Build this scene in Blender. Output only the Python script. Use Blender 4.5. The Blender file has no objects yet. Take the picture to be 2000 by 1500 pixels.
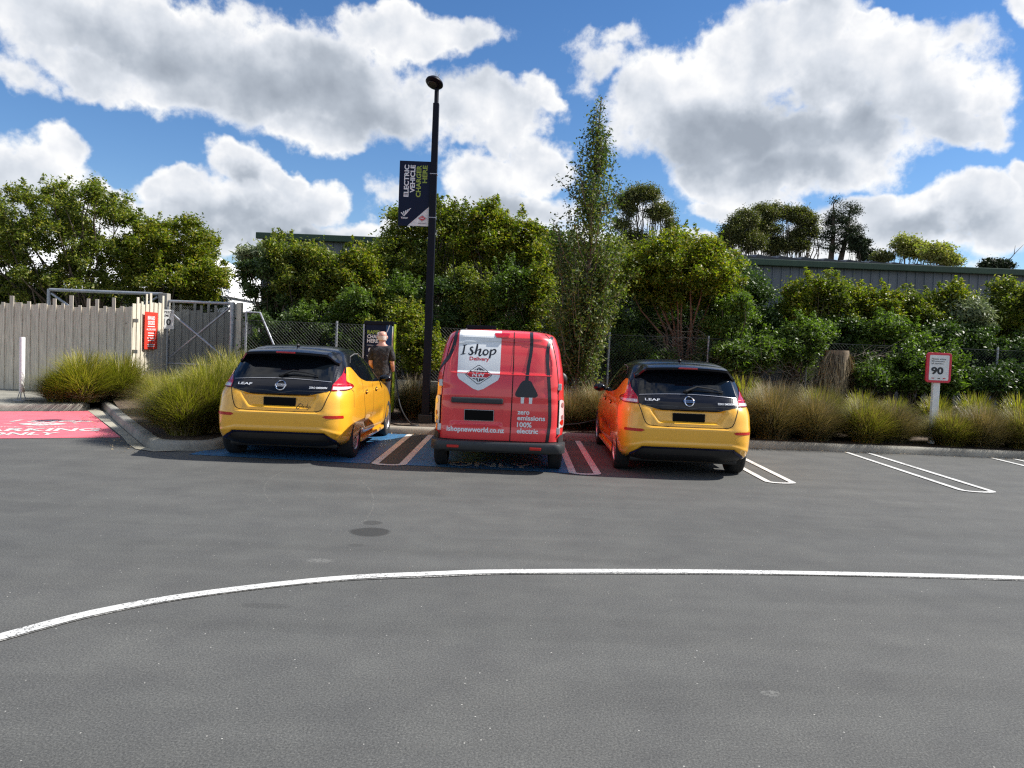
import bpy, bmesh, math, random
import numpy as np
from mathutils import Vector, Matrix
random.seed(7); rng = np.random.default_rng(11)
R = math.radians
scene = bpy.context.scene
COL = scene.collection
# ------------------------------------------------------------------ camera frame (also used to turn measured angles into metres)
PITCH = math.atan(.0453); ROLL = R(2.3); CAMZ = 1.6
_r0 = np.array([1, 0, 0.]); _f = np.array([0, math.cos(PITCH), -math.sin(PITCH)]); _u0 = np.array([0, math.sin(PITCH), math.cos(PITCH)])
_r = _r0 * math.cos(ROLL) + _u0 * math.sin(ROLL); _u = -_r0 * math.sin(ROLL) + _u0 * math.cos(ROLL)
def ray(a, b): return _f + _r * (a - 1000) / 1500 + _u * (750 - b) / 1500
def P(a, b, y):
    d = ray(a, b); return np.array([0, 0, CAMZ]) + d * y / d[1]
def G(a, b, z=0.):
    d = ray(a, b); return np.array([0, 0, CAMZ]) + d * (z - CAMZ) / d[2]

# ------------------------------------------------------------------ materials
def nt(name):
    m = bpy.data.materials.new(name); m.use_nodes = True; t = m.node_tree
    return m, t, t.nodes['Principled BSDF']
def inp(b, **k):
    for a, v in k.items():
        a = {'rough': 'Roughness', 'metal': 'Metallic', 'coat': 'Coat Weight', 'crough': 'Coat Roughness', 'spec': 'Specular IOR Level', 'base': 'Base Color', 'trans': 'Transmission Weight'}.get(a, a)
        b.inputs[a].default_value = v
def c4(c): return (c[0], c[1], c[2], 1)
def N(t, kind, **k):
    n = t.nodes.new(kind)
    for a, v in k.items(): setattr(n, a, v)
    return n
def noise(t, scale, detail=4, rough=.55, vec=None, dist=0):
    n = N(t, 'ShaderNodeTexNoise'); n.inputs['Scale'].default_value = scale; n.inputs['Detail'].default_value = detail
    n.inputs['Roughness'].default_value = rough; n.inputs['Distortion'].default_value = dist
    if vec: t.links.new(vec, n.inputs['Vector'])
    return n.outputs['Fac']
def ramp(t, fac, stops):
    r = N(t, 'ShaderNodeValToRGB'); e = r.color_ramp.elements
    while len(e) < len(stops): e.new(.5)
    for i, (p, c) in enumerate(stops):
        e[i].position = p; e[i].color = c4(c) if not isinstance(c, (int, float)) else (c, c, c, 1)
    t.links.new(fac, r.inputs['Fac']); return r.outputs['Color']
def math_(t, op, a, b=None, clamp=False):
    n = N(t, 'ShaderNodeMath', operation=op, use_clamp=clamp)
    for i, v in enumerate((a, b)):
        if v is None: continue
        if isinstance(v, (int, float)): n.inputs[i].default_value = v
        else: t.links.new(v, n.inputs[i])
    return n.outputs[0]
def mixc(t, f, a, b, mode='MIX'):
    n = N(t, 'ShaderNodeMix', data_type='RGBA', blend_type=mode)
    for i, v in ((0, f), (6, a), (7, b)):
        if isinstance(v, (int, float)): n.inputs[i].default_value = v
        elif isinstance(v, tuple): n.inputs[i].default_value = c4(v)
        else: t.links.new(v, n.inputs[i])
    return n.outputs[2]
def bump(t, b, h, s, d=.01):
    n = N(t, 'ShaderNodeBump'); n.inputs['Strength'].default_value = s; n.inputs['Distance'].default_value = d
    t.links.new(h, n.inputs['Height']); t.links.new(n.outputs[0], b.inputs['Normal'])
def objc(t): return N(t, 'ShaderNodeTexCoord').outputs['Object']
def mat(name, c, rough=.5, var=.12, scale=8, bmp=0, bscale=60, **k):
    m, t, b = nt(name); v = objc(t)
    f = noise(t, scale, 5, .6, v)
    t.links.new(ramp(t, f, [(.3, tuple(x * (1 - var) for x in c)), (.7, tuple(min(1, x * (1 + var)) for x in c))]), b.inputs['Base Color'])
    inp(b, rough=rough, **k)
    if bmp: bump(t, b, noise(t, bscale, 4, .6, v), bmp, .004)
    return m
def paint(name, c, rough=.32):
    m, t, b = nt(name); v = objc(t)
    f = noise(t, 3, 5, .6, v)
    t.links.new(ramp(t, f, [(.3, tuple(x * .96 for x in c)), (.7, tuple(min(1, x * 1.03) for x in c))]), b.inputs['Base Color'])
    inp(b, rough=rough, coat=1.0 if c[0] > .1 else .35, crough=.04, spec=.5 if c[0] > .1 else .2)
    t.links.new(ramp(t, noise(t, 30, 4, .6, v), [(.35, .02), (.75, .1)]), b.inputs['Coat Roughness'])
    return m
M = {}
M['yellow'] = paint('yellow_paint', (.90, .45, .030))
M['red'] = paint('red_paint', (.78, .034, .042), .38)
M['blackgloss'] = paint('black_gloss_paint', (.006, .007, .012), .25)
M['glass'] = mat('dark_tinted_glass', (.004, .006, .009), .03, .1, 3, spec=.45)
M['blackplastic'] = mat('black_plastic', (.012, .012, .013), .5, .2, 20)
M['navyplastic'] = mat('navy_blue_trim', (.012, .016, .07), .3, .1, 20)
M['greyplastic'] = mat('grey_bumper_plastic', (.028, .032, .036), .55, .15, 20, .1)
M['plate'] = mat('number_plate_black', (.003, .003, .003), .6, .1, spec=.1)
M['platerim'] = mat('plate_frame', (.35, .35, .36), .4, .1)
M['letter'] = mat('bright_lettering', (.72, .74, .78), .35, .05)
M['chrome'] = mat('chrome', (.75, .75, .77), .15, .05, metal=1.0)
M['lamp_red'] = mat('red_lens', (.42, .006, .012), .08, .2, 30, coat=1.0)
M['lamp_pink'] = mat('reflector_red', (.48, .018, .012), .25, .15, 60)
M['lamp_clear'] = mat('clear_lens', (.62, .60, .60), .12, .25, 55, coat=1.0)
M['lamp_silver'] = mat('lamp_reflector', (.55, .58, .6), .2, .2, 40, metal=.8)
M['seam'] = mat('shut_line', (.004, .003, .003), .8, .1)
M['white'] = mat('white_vinyl', (.80, .82, .83), .35, .04, 5)
M['textblack'] = mat('black_vinyl', (.010, .012, .018), .35, .1)
M['textred'] = mat('red_vinyl', (.55, .02, .03), .35, .1)
M['tyre'] = mat('tyre_rubber', (.014, .014, .014), .8, .3, 40, .3, 120)
M['rim'] = mat('alloy_rim', (.52, .52, .54), .3, .08, metal=.85)
M['rimdark'] = mat('rim_recess', (.02, .02, .022), .6, .1)
M['navy'] = mat('navy_sign_face', (.005, .010, .034), .5, .1, 4, spec=.2)
M['poleblack'] = mat('pole_dark_navy', (.004, .005, .012), .5, .2, 6, spec=.2)
M['lime'] = mat('lime_green', (.33, .44, .02), .4, .1)
M['limedull'] = mat('lime_lettering', (.30, .40, .05), .5, .1)
M['blueface'] = mat('blue_sign_face', (.012, .06, .18), .4, .1)
M['steel'] = mat('galvanised_steel', (.36, .38, .41), .45, .22, 14, .15, metal=.55)
M['wire'] = mat('chain_wire', (.075, .08, .08), .7, .2)
M['signred'] = mat('sign_red', (.72, .05, .03), .45, .08)
M['signrim'] = mat('sign_frame_red', (.60, .03, .06), .4, .08)
M['signpost'] = mat('white_painted_post', (.72, .73, .72), .5, .12, 9)
M['bark'] = mat('bark', (.10, .075, .055), .9, .4, 14, .6, 30)
M['barkpale'] = mat('pale_bark', (.17, .14, .11), .85, .4, 12, .5, 30)
M['skin'] = mat('skin', (.56, .31, .24), .5, .12, 14)
M['hair'] = mat('grey_hair', (.56, .50, .46), .8, .2, 60, .5, 200)
M['trousers'] = mat('dark_trousers', (.02, .02, .03), .9, .2, 30, .3, 60)
M['shoe'] = mat('shoe', (.03, .03, .03), .7, .2)
M['hinge'] = mat('hinge_metal', (.62, .62, .6), .4, .2)
M['deadgrass'] = None
def shirt_mat():
    m, t, b = nt('patterned_dark_shirt'); v = objc(t)
    f = noise(t, 16, 6, .75, v, 1.5)
    t.links.new(ramp(t, f, [(.40, (.008, .008, .011)), (.52, (.012, .012, .016)), (.60, (.060, .058, .062)), (.66, (.012, .012, .016))]), b.inputs['Base Color'])
    inp(b, rough=.9); bump(t, b, noise(t, 9, 3, .5, v), .8, .03); return m
M['shirt'] = shirt_mat()
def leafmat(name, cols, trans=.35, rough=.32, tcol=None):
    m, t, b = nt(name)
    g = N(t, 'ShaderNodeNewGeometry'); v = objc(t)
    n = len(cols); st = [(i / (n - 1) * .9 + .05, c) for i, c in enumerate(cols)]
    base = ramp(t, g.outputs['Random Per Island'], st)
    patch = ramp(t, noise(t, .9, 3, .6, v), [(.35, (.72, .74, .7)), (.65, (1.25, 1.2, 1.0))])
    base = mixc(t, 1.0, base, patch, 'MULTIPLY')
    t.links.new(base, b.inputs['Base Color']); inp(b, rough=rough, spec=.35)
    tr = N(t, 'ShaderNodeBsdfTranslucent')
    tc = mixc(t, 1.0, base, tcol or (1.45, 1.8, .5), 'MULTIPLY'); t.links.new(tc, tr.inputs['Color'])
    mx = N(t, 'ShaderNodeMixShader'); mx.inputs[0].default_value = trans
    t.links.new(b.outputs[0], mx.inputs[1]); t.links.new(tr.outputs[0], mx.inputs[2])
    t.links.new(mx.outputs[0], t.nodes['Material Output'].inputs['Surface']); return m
L = {
 'olive': leafmat('leaf_olive', [(0.062, 0.085, 0.016), (0.110, 0.145, 0.028), (0.172, 0.207, 0.036), (0.262, 0.241, 0.041)], .35, .48),
 'green': leafmat('leaf_green', [(0.053, 0.088, 0.022), (0.092, 0.143, 0.032), (0.150, 0.210, 0.044)], .35, .48),
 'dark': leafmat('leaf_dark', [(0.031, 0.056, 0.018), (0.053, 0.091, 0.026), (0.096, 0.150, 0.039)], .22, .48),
 'bright': leafmat('leaf_bright', [(0.070, 0.103, 0.013), (0.130, 0.167, 0.019), (0.205, 0.227, 0.027), (0.270, 0.216, 0.032)], .40, .48),
 'silver': leafmat('leaf_silver', [(0.112, 0.154, 0.084), (0.196, 0.238, 0.140), (0.280, 0.308, 0.210)], .25, .45, (1.2, 1.3, .9)),
 'poplar': leafmat('leaf_slender_tree', [(0.037, 0.062, 0.018), (0.068, 0.105, 0.028), (0.123, 0.154, 0.050), (0.209, 0.209, 0.086)], .3, .55),
 'gum': leafmat('leaf_gum', [(0.063, 0.076, 0.028), (0.108, 0.121, 0.043), (0.177, 0.159, 0.057)], .25, .5),
 'pine': leafmat('leaf_pine', [(.018, .030, .014), (.034, .050, .022)], .1, .6),
 'pale': leafmat('leaf_pale', [(0.196, 0.224, 0.070), (0.280, 0.280, 0.098), (0.350, 0.294, 0.112)], .35, .5),
 'tus_green': leafmat('blade_green', [(.095, .100, .018), (.18, .18, .028), (.29, .27, .045), (.44, .36, .13)], .3, .45),
 'tus_yellow': leafmat('blade_yellow', [(0.108, 0.132, 0.017), (0.204, 0.216, 0.022), (0.312, 0.264, 0.036), (0.384, 0.300, 0.096)], .35, .4),
 'tus_brown': leafmat('blade_brown', [(0.084, 0.090, 0.031), (0.146, 0.140, 0.056), (0.235, 0.196, 0.090), (0.370, 0.291, 0.157)], .25, .55, (1.3, 1.2, .7)),
 'tus_dry': leafmat('blade_dry', [(0.168, 0.138, 0.084), (0.288, 0.240, 0.156), (0.396, 0.336, 0.240)], .2, .6, (1.1, 1.0, .8)),
 'straw': leafmat('dead_straw', [(.07, .05, .035), (0.192, 0.144, 0.090), (0.324, 0.252, 0.168), (0.480, 0.396, 0.288)], .1, .7, (1.1, 1.0, .8)),
 'pampas': leafmat('pampas_blade', [(0.112, 0.154, 0.070), (0.196, 0.238, 0.112), (0.280, 0.308, 0.154)], .25, .45),
}

# ------------------------------------------------------------------ mesh helpers
class MB:
    def __init__(s): s.v = []; s.f = []; s.m = []
    def add(s, vs, fs, mi=0):
        o = len(s.v); s.v += [tuple(map(float, p)) for p in vs]; s.f += [tuple(i + o for i in f) for f in fs]; s.m += [mi] * len(fs); return s
    def box(s, x0, x1, y0, y1, z0, z1, mi=0):
        vs = [(x, y, z) for z in (z0, z1) for y in (y0, y1) for x in (x0, x1)]
        return s.add(vs, [(0, 2, 3, 1), (4, 5, 7, 6), (0, 1, 5, 4), (2, 6, 7, 3), (0, 4, 6, 2), (1, 3, 7, 5)], mi)
    def tube(s, pts, r, n=8, mi=0, cap=True):
        pts = [np.array(p, float) for p in pts]; rs = r if hasattr(r, '__len__') else [r] * len(pts)
        vs = []; fs = []; up = None
        for i, p in enumerate(pts):
            d = pts[min(i + 1, len(pts) - 1)] - pts[max(i - 1, 0)]; d = d / (np.linalg.norm(d) + 1e-9)
            if up is None: up = np.array([0, 0, 1.]) if abs(d[2]) < .9 else np.array([1., 0, 0])
            a = np.cross(d, up); a /= np.linalg.norm(a) + 1e-9; up = np.cross(a, d)
            for k in range(n):
                t = 2 * math.pi * k / n; vs.append(p + rs[i] * (a * math.cos(t) + up * math.sin(t)))
        for i in range(len(pts) - 1):
            for k in range(n):
                k2 = (k + 1) % n; fs.append((i * n + k, i * n + k2, (i + 1) * n + k2, (i + 1) * n + k))
        if cap: fs.append(tuple(range(n))[::-1]); fs.append(tuple((len(pts) - 1) * n + k for k in range(n)))
        return s.add(vs, fs, mi)
    def lathe(s, prof, n=24, axis='z', c=(0, 0, 0), mi=0):
        vs = []; fs = []
        for r, h in prof:
            for k in range(n):
                t = 2 * math.pi * k / n; a, b = r * math.cos(t), r * math.sin(t)
                vs.append({'z': (a, b, h), 'x': (h, a, b), 'y': (a, h, b)}[axis])
        for i in range(len(prof) - 1):
            for k in range(n):
                k2 = (k + 1) % n; fs.append((i * n + k, i * n + k2, (i + 1) * n + k2, (i + 1) * n + k))
        vs = [(x + c[0], y + c[1], z + c[2]) for x, y, z in vs]
        return s.add(vs, fs, mi)
    def sph(s, c, r, n=16, mi=0, M_=None):
        vs = []; fs = []; m = n // 2
        for i in range(m + 1):
            p = math.pi * i / m
            for k in range(n):
                t = 2 * math.pi * k / n; q = np.array([r[0] * math.sin(p) * math.cos(t), r[1] * math.sin(p) * math.sin(t), r[2] * math.cos(p)])
                vs.append(q + np.array(c))
        for i in range(m):
            for k in range(n):
                k2 = (k + 1) % n; fs.append((i * n + k, (i + 1) * n + k, (i + 1) * n + k2, i * n + k2))
        return s.add(vs, fs, mi)
    def prism(s, poly, h, fn=None, mi=0):
        n = len(poly); f = fn or (lambda a, b, c: (a, b, c))
        vs = [f(x, y, h[0]) for x, y in poly] + [f(x, y, h[1]) for x, y in poly]
        return s.add(vs, [tuple(range(n))[::-1], tuple(range(n, 2 * n))] + [(i, (i + 1) % n, n + (i + 1) % n, n + i) for i in range(n)], mi)
    def build(s, name, mats, parent=None, smooth=False, angle=40, bevel=0):
        me = bpy.data.meshes.new(name); me.from_pydata(s.v, [], s.f); me.update()
        for m in (mats if isinstance(mats, (list, tuple)) else [mats]): me.materials.append(m)
        me.polygons.foreach_set('material_index', s.m)
        bm = bmesh.new(); bm.from_mesh(me); bmesh.ops.remove_doubles(bm, verts=bm.verts, dist=1e-5)
        if bevel:
            es = [e for e in bm.edges if len(e.link_faces) == 2 and e.calc_face_angle(0) > R(50)]
            bmesh.ops.bevel(bm, geom=es, offset=bevel, segments=2, affect='EDGES', profile=.6)
        bmesh.ops.recalc_face_normals(bm, faces=bm.faces); bm.to_mesh(me); bm.free()
        if smooth:
            me.polygons.foreach_set('use_smooth', [True] * len(me.polygons)); me.set_sharp_from_angle(angle=R(angle))
        return link(name, me, parent)
def link(name, me, parent=None):
    o = bpy.data.objects.new(name, me); COL.objects.link(o)
    if parent is not None: o.parent = parent
    return o
def tag(o, label, cat, group=None):
    o['label'] = label; o['category'] = cat
    if group: o['group'] = group
    return o
def struct(o, label=None):
    o['kind'] = 'structure'
    if label: o['label'] = label
    return o
def thing(name, label, cat, loc=(0, 0, 0), rz=0, group=None):
    o = bpy.data.objects.new(name, None); COL.objects.link(o); o.location = tuple(map(float, loc)); o.rotation_euler = (0, 0, rz); o.empty_display_size = .2
    return tag(o, label, cat, group)
def copy_tree(o, parent=None):
    c = o.copy(); COL.objects.link(c)
    if parent is not None: c.parent = parent
    for ch in list(o.children): copy_tree(ch, c)
    return c
# ---- flat shapes: verts (x,z) + faces, mapped into space by a function
def poly2d(pts, step=None, holes=None):
    bm = bmesh.new(); vs = [bm.verts.new((p[0], p[1], 0)) for p in pts]; bm.faces.new(vs)
    if step:
        xs = [p[0] for p in pts]; zs = [p[1] for p in pts]
        for ax, lo, hi in ((0, min(xs), max(xs)), (1, min(zs), max(zs))):
            k = lo + step * .5
            while k < hi:
                co = (k, 0, 0) if ax == 0 else (0, k, 0); no = (1, 0, 0) if ax == 0 else (0, 1, 0)
                bmesh.ops.bisect_plane(bm, geom=bm.verts[:] + bm.edges[:] + bm.faces[:], plane_co=co, plane_no=no, dist=1e-6); k += step
    bmesh.ops.triangulate(bm, faces=[f for f in bm.faces if len(f.verts) > 4])
    bm.verts.index_update(); r = ([(v.co.x, v.co.y) for v in bm.verts], [tuple(v.index for v in f.verts) for f in bm.faces]); bm.free(); return r
_tc = {}
def text2d(s, h, bold=.02, align='CENTER', sx=1.0, cx=0, cz=0, sp=1.0, rot=0, maxw=None, shear=0):
    key = (s, bold, sp, shear)
    if key not in _tc:
        cu = bpy.data.curves.new('t', 'FONT'); cu.body = s; cu.size = 1; cu.offset = bold; cu.resolution_u = 3; cu.space_character = sp; cu.shear = shear
        o = bpy.data.objects.new('t', cu); COL.objects.link(o); bpy.context.view_layer.update()
        me = bpy.data.meshes.new_from_object(o.evaluated_get(bpy.context.evaluated_depsgraph_get()))
        bm = bmesh.new(); bm.from_mesh(me); bmesh.ops.triangulate(bm, faces=bm.faces)
        _tc[key] = ([(v.co.x, v.co.y) for v in bm.verts], [tuple(v.index for v in f.verts) for f in bm.faces]); bm.free()
        bpy.data.objects.remove(o); bpy.data.curves.remove(cu); bpy.data.meshes.remove(me)
    v, f = _tc[key]; k = h / .70
    x0 = min(p[0] for p in v); x1 = max(p[0] for p in v); w = (x1 - x0) * k
    if maxw and True: sx = maxw / w
    off = {'CENTER': -(x0 + x1) / 2, 'LEFT': -x0, 'RIGHT': -x1}[align]
    out = []
    for a, b in v:
        a, b = (a + off) * k * sx, b * k
        if rot: a, b = a * math.cos(rot) - b * math.sin(rot), a * math.sin(rot) + b * math.cos(rot)
        out.append((a + cx, b + cz))
    return out, f
def strokes2d(paths, n=14):
    """paths: list of lists of (x,z,width); catmull-rom ribbons; returns verts (x,z,lift) faces"""
    V = []; F = []; li = 0
    for path in paths:
        p = [np.array(q, float) for q in path]; p = [2 * p[0] - p[1]] + p + [2 * p[-1] - p[-2]]; pts = []
        for i in range(1, len(p) - 2):
            for k in range(n if len(path) > 2 else 2):
                t = k / n; a, b, c, d = p[i - 1:i + 3]
                pts.append(.5 * ((2 * b) + (c - a) * t + (2 * a - 5 * b + 4 * c - d) * t * t + (3 * b - a - 3 * c + d) * t ** 3))
        pts.append(p[-2]); o = len(V)
        for i, q in enumerate(pts):
            d = pts[min(i + 1, len(pts) - 1)][:2] - pts[max(i - 1, 0)][:2]; d = d / (np.linalg.norm(d) + 1e-9); nn = np.array([-d[1], d[0]])
            w = max(q[2], .001) / 2; li += 1e-6
            V.append((q[0] + nn[0] * w, q[1] + nn[1] * w, li)); V.append((q[0] - nn[0] * w, q[1] - nn[1] * w, li))
        for i in range(len(pts) - 1): F.append((o + 2 * i, o + 2 * i + 1, o + 2 * i + 3, o + 2 * i + 2))
        li += 1e-5
    return V, F
def flat(name, shapes, mp, m, parent=None, off=0):
    """shapes = list of (verts, faces); mp(x,z,off)->3D"""
    mb = MB()
    for v, f in shapes: mb.add([mp(p[0], p[1], off + (p[2] if len(p) > 2 else 0)) for p in v], f)
    me = bpy.data.meshes.new(name); me.from_pydata(mb.v, [], mb.f); me.update(); me.materials.append(m)
    return link(name, me, parent)
def rrect(x0, x1, z0, z1, r, n=5):
    o = []
    for cx, cz, a in ((x1 - r, z1 - r, 0), (x0 + r, z1 - r, 90), (x0 + r, z0 + r, 180), (x1 - r, z0 + r, 270)):
        for k in range(n + 1): t = R(a + 90 * k / n); o.append((cx + r * math.cos(t), cz + r * math.sin(t)))
    return o
def strip2d(pts, w, closed=False):
    V = []; F = []; n = len(pts); p = [np.array(q[:2], float) for q in pts]
    for i in range(n):
        a = p[(i - 1) % n] if closed else p[max(i - 1, 0)]; b = p[(i + 1) % n] if closed else p[min(i + 1, n - 1)]
        d = b - a; d /= np.linalg.norm(d) + 1e-9; nn = np.array([-d[1], d[0]]) * w / 2
        V += [tuple(p[i] + nn), tuple(p[i] - nn)]
    for i in range(n if closed else n - 1): j = (i + 1) % n; F.append((2 * i, 2 * i + 1, 2 * j + 1, 2 * j))
    return V, F
def dens(pts, step=.03, closed=False):
    o = []; n = len(pts)
    for i in range(n if closed else n - 1):
        a = np.array(pts[i], float); b = np.array(pts[(i + 1) % n], float); k = max(1, int(np.linalg.norm(b - a) / step))
        for j in range(k): o.append(tuple(a + (b - a) * j / k))
    if not closed: o.append(tuple(pts[-1]))
    return o
def smoothpath(pts, n=8):
    p = [np.array(q, float) for q in pts]; p = [2 * p[0] - p[1]] + p + [2 * p[-1] - p[-2]]; o = []
    for i in range(1, len(p) - 2):
        for k in range(n):
            t = k / n; a, b, c, d = p[i - 1:i + 3]; o.append(tuple(.5 * ((2 * b) + (c - a) * t + (2 * a - 5 * b + 4 * c - d) * t * t + (3 * b - a - 3 * c + d) * t ** 3)))
    o.append(tuple(p[-2])); return o
def sstep(a, b, x):
    t = max(0., min(1., (x - a) / (b - a))); return t * t * (3 - 2 * t)

# ------------------------------------------------------------------ lofted vehicle body
class Body:
    def __init__(s, lv, yc, disp=None, sdisp=None):
        a = np.array(lv, float); s.z = a[:, 0]; s.yr = a[:, 1]; s.yf = a[:, 2]; s.w = a[:, 3]; s.nr = a[:, 4]; s.nf = a[:, 5]; s.yc = yc; s.disp = disp; s.sdisp = sdisp
        s.sl = {k: s.slopes(getattr(s, k)) for k in ('yr', 'yf', 'w', 'nr', 'nf')}
    def slopes(s, y):  # monotone cubic
        h = np.diff(s.z); d = np.diff(y) / h; m = np.zeros(len(y)); m[0] = d[0]; m[-1] = d[-1]
        for i in range(1, len(y) - 1):
            if d[i - 1] * d[i] > 0:
                w1 = 2 * h[i] + h[i - 1]; w2 = h[i] + 2 * h[i - 1]; m[i] = (w1 + w2) / (w1 / d[i - 1] + w2 / d[i])
        return m
    def g(s, k, z):
        z = min(max(z, s.z[0]), s.z[-1]); i = min(int(np.searchsorted(s.z, z, 'right')) - 1, len(s.z) - 2); i = max(i, 0)
        y = getattr(s, k); m = s.sl[k]; h = s.z[i + 1] - s.z[i]; t = (z - s.z[i]) / h
        return (2 * t**3 - 3 * t**2 + 1) * y[i] + (t**3 - 2 * t**2 + t) * h * m[i] + (-2 * t**3 + 3 * t**2) * y[i + 1] + (t**3 - t**2) * h * m[i + 1]
    def pt(s, p, q, z, front):
        """p,q in unit superellipse coordinates (q>=0 towards the end)"""
        w = s.g('w', z); e = s.g('yf', z) if front else s.g('yr', z)
        x = p * w; y = s.yc + (e - s.yc) * q
        if not front and s.disp: y += s.disp(x, z) * min(1, max(0, (q - .6) / .3))
        if s.sdisp: x -= math.copysign(s.sdisp(y, z), x) * min(1., abs(x) / w * 8 - 6 if abs(x) / w > .75 else 0)
        return np.array([x, y, z])
    def rear0(s, x, z):
        w = s.g('w', z); n = s.g('nr', z); p = max(-.9999, min(.9999, x / w)); return s.pt(p, (1 - abs(p) ** n) ** (1 / n), z, False)
    def side0(s, sg, y, z):
        fr = y > s.yc; e = s.g('yf', z) if fr else s.g('yr', z); n = s.g('nf' if fr else 'nr', z)
        q = max(0, min(.9999, (y - s.yc) / (e - s.yc))); return s.pt(sg * (1 - q ** n) ** (1 / n), q, z, fr)
    def off(s, f, a, z, d):
        p = f(a, z)
        if d == 0: return p
        e = .004; t = f(a + e, z) - f(a - e, z); v = f(a, z + e) - f(a, z - e); n = np.cross(t, v); n = n / (np.linalg.norm(n) + 1e-9)
        c = np.array([0, s.yc, .8]) - p
        if np.dot(n, c) > 0: n = -n
        return p + n * d
    def rear(s, x, z, d=0): return s.off(s.rear0, x, z, d)
    def side(s, sg): return lambda y, z, d=0: s.off(lambda a, b: s.side0(sg, a, b), y, z, d)
    def wrap0(s, h, z):
        xc = .9 * s.g('w', z)
        if abs(h) <= xc: return s.rear0(h, z)
        sg = 1 if h > 0 else -1; y0 = s.rear0(sg * xc, z)[1]; return s.side0(sg, y0 + (abs(h) - xc), z)
    def wrap(s, h, z, d=0): return s.off(s.wrap0, h, z, d)
    def mesh(s, zs, nrear, nside, matfn):
        rows = []; qc = None
        for z in zs:
            nr = s.g('nr', z); nf = s.g('nf', z); row = []
            pc = .94; qc = (1 - pc ** nr) ** (1 / nr)
            for p in np.linspace(pc, -pc, nrear): row.append(s.pt(p, (1 - abs(p) ** nr) ** (1 / nr), z, False))
            for q in np.linspace(qc, 0, nside)[1:]: row.append(s.pt(-(1 - q ** nr) ** (1 / nr), q, z, False))
            qf = (1 - .9 ** nf) ** (1 / nf)
            for q in np.linspace(0, qf, nside)[1:]: row.append(s.pt(-(1 - q ** nf) ** (1 / nf), q, z, True))
            for p in np.linspace(-.9, .9, 24)[1:]: row.append(s.pt(p, (1 - abs(p) ** nf) ** (1 / nf), z, True))
            for q in np.linspace(qf, 0, nside)[1:]: row.append(s.pt((1 - q ** nf) ** (1 / nf), q, z, True))
            for q in np.linspace(0, qc, nside)[1:-1]: row.append(s.pt((1 - q ** nr) ** (1 / nr), q, z, False))
            rows.append(row)
        n = len(rows[0]); vs = [p for r in rows for p in r]; fs = []
        for i in range(len(rows) - 1):
            for k in range(n): k2 = (k + 1) % n; fs.append((i * n + k, i * n + k2, (i + 1) * n + k2, (i + 1) * n + k))
        fs.append(tuple(range(n))[::-1]); fs.append(tuple((len(rows) - 1) * n + k for k in range(n)))
        V = np.array(vs); mi = []
        for f in fs:
            c = V[list(f)].mean(0); mi.append(matfn(c))
        mb = MB(); mb.v = [tuple(p) for p in vs]; mb.f = fs; mb.m = mi; return mb
def cut_wheels(o, axes, r, w, depth, blackidx_mat):
    cut = MB()
    for ay, az in axes:
        for sg in (-1, 1):
            x0, x1 = sorted((sg * (w - depth), sg * (w + .3)))
            n = 40; vs = [(x, ay + r * math.cos(2 * math.pi * k / n), az + r * math.sin(2 * math.pi * k / n)) for x in (x0, x1) for k in range(n)]
            cut.add(vs, [tuple(range(n))[::-1], tuple(range(n, 2 * n))] + [(k, (k + 1) % n, n + (k + 1) % n, n + k) for k in range(n)])
    c = cut.build('cutter', blackidx_mat); md = o.modifiers.new('b', 'BOOLEAN'); md.operation = 'DIFFERENCE'; md.solver = 'EXACT'; md.object = c; md.material_mode = 'TRANSFER'
    bpy.context.view_layer.update()
    me = bpy.data.meshes.new_from_object(o.evaluated_get(bpy.context.evaluated_depsgraph_get())); o.modifiers.clear(); old = o.data; o.data = me
    me.polygons.foreach_set('use_smooth', [True] * len(me.polygons)); me.set_sharp_from_angle(angle=R(35)); bpy.data.meshes.remove(old)
    bpy.data.objects.remove(c)
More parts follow.
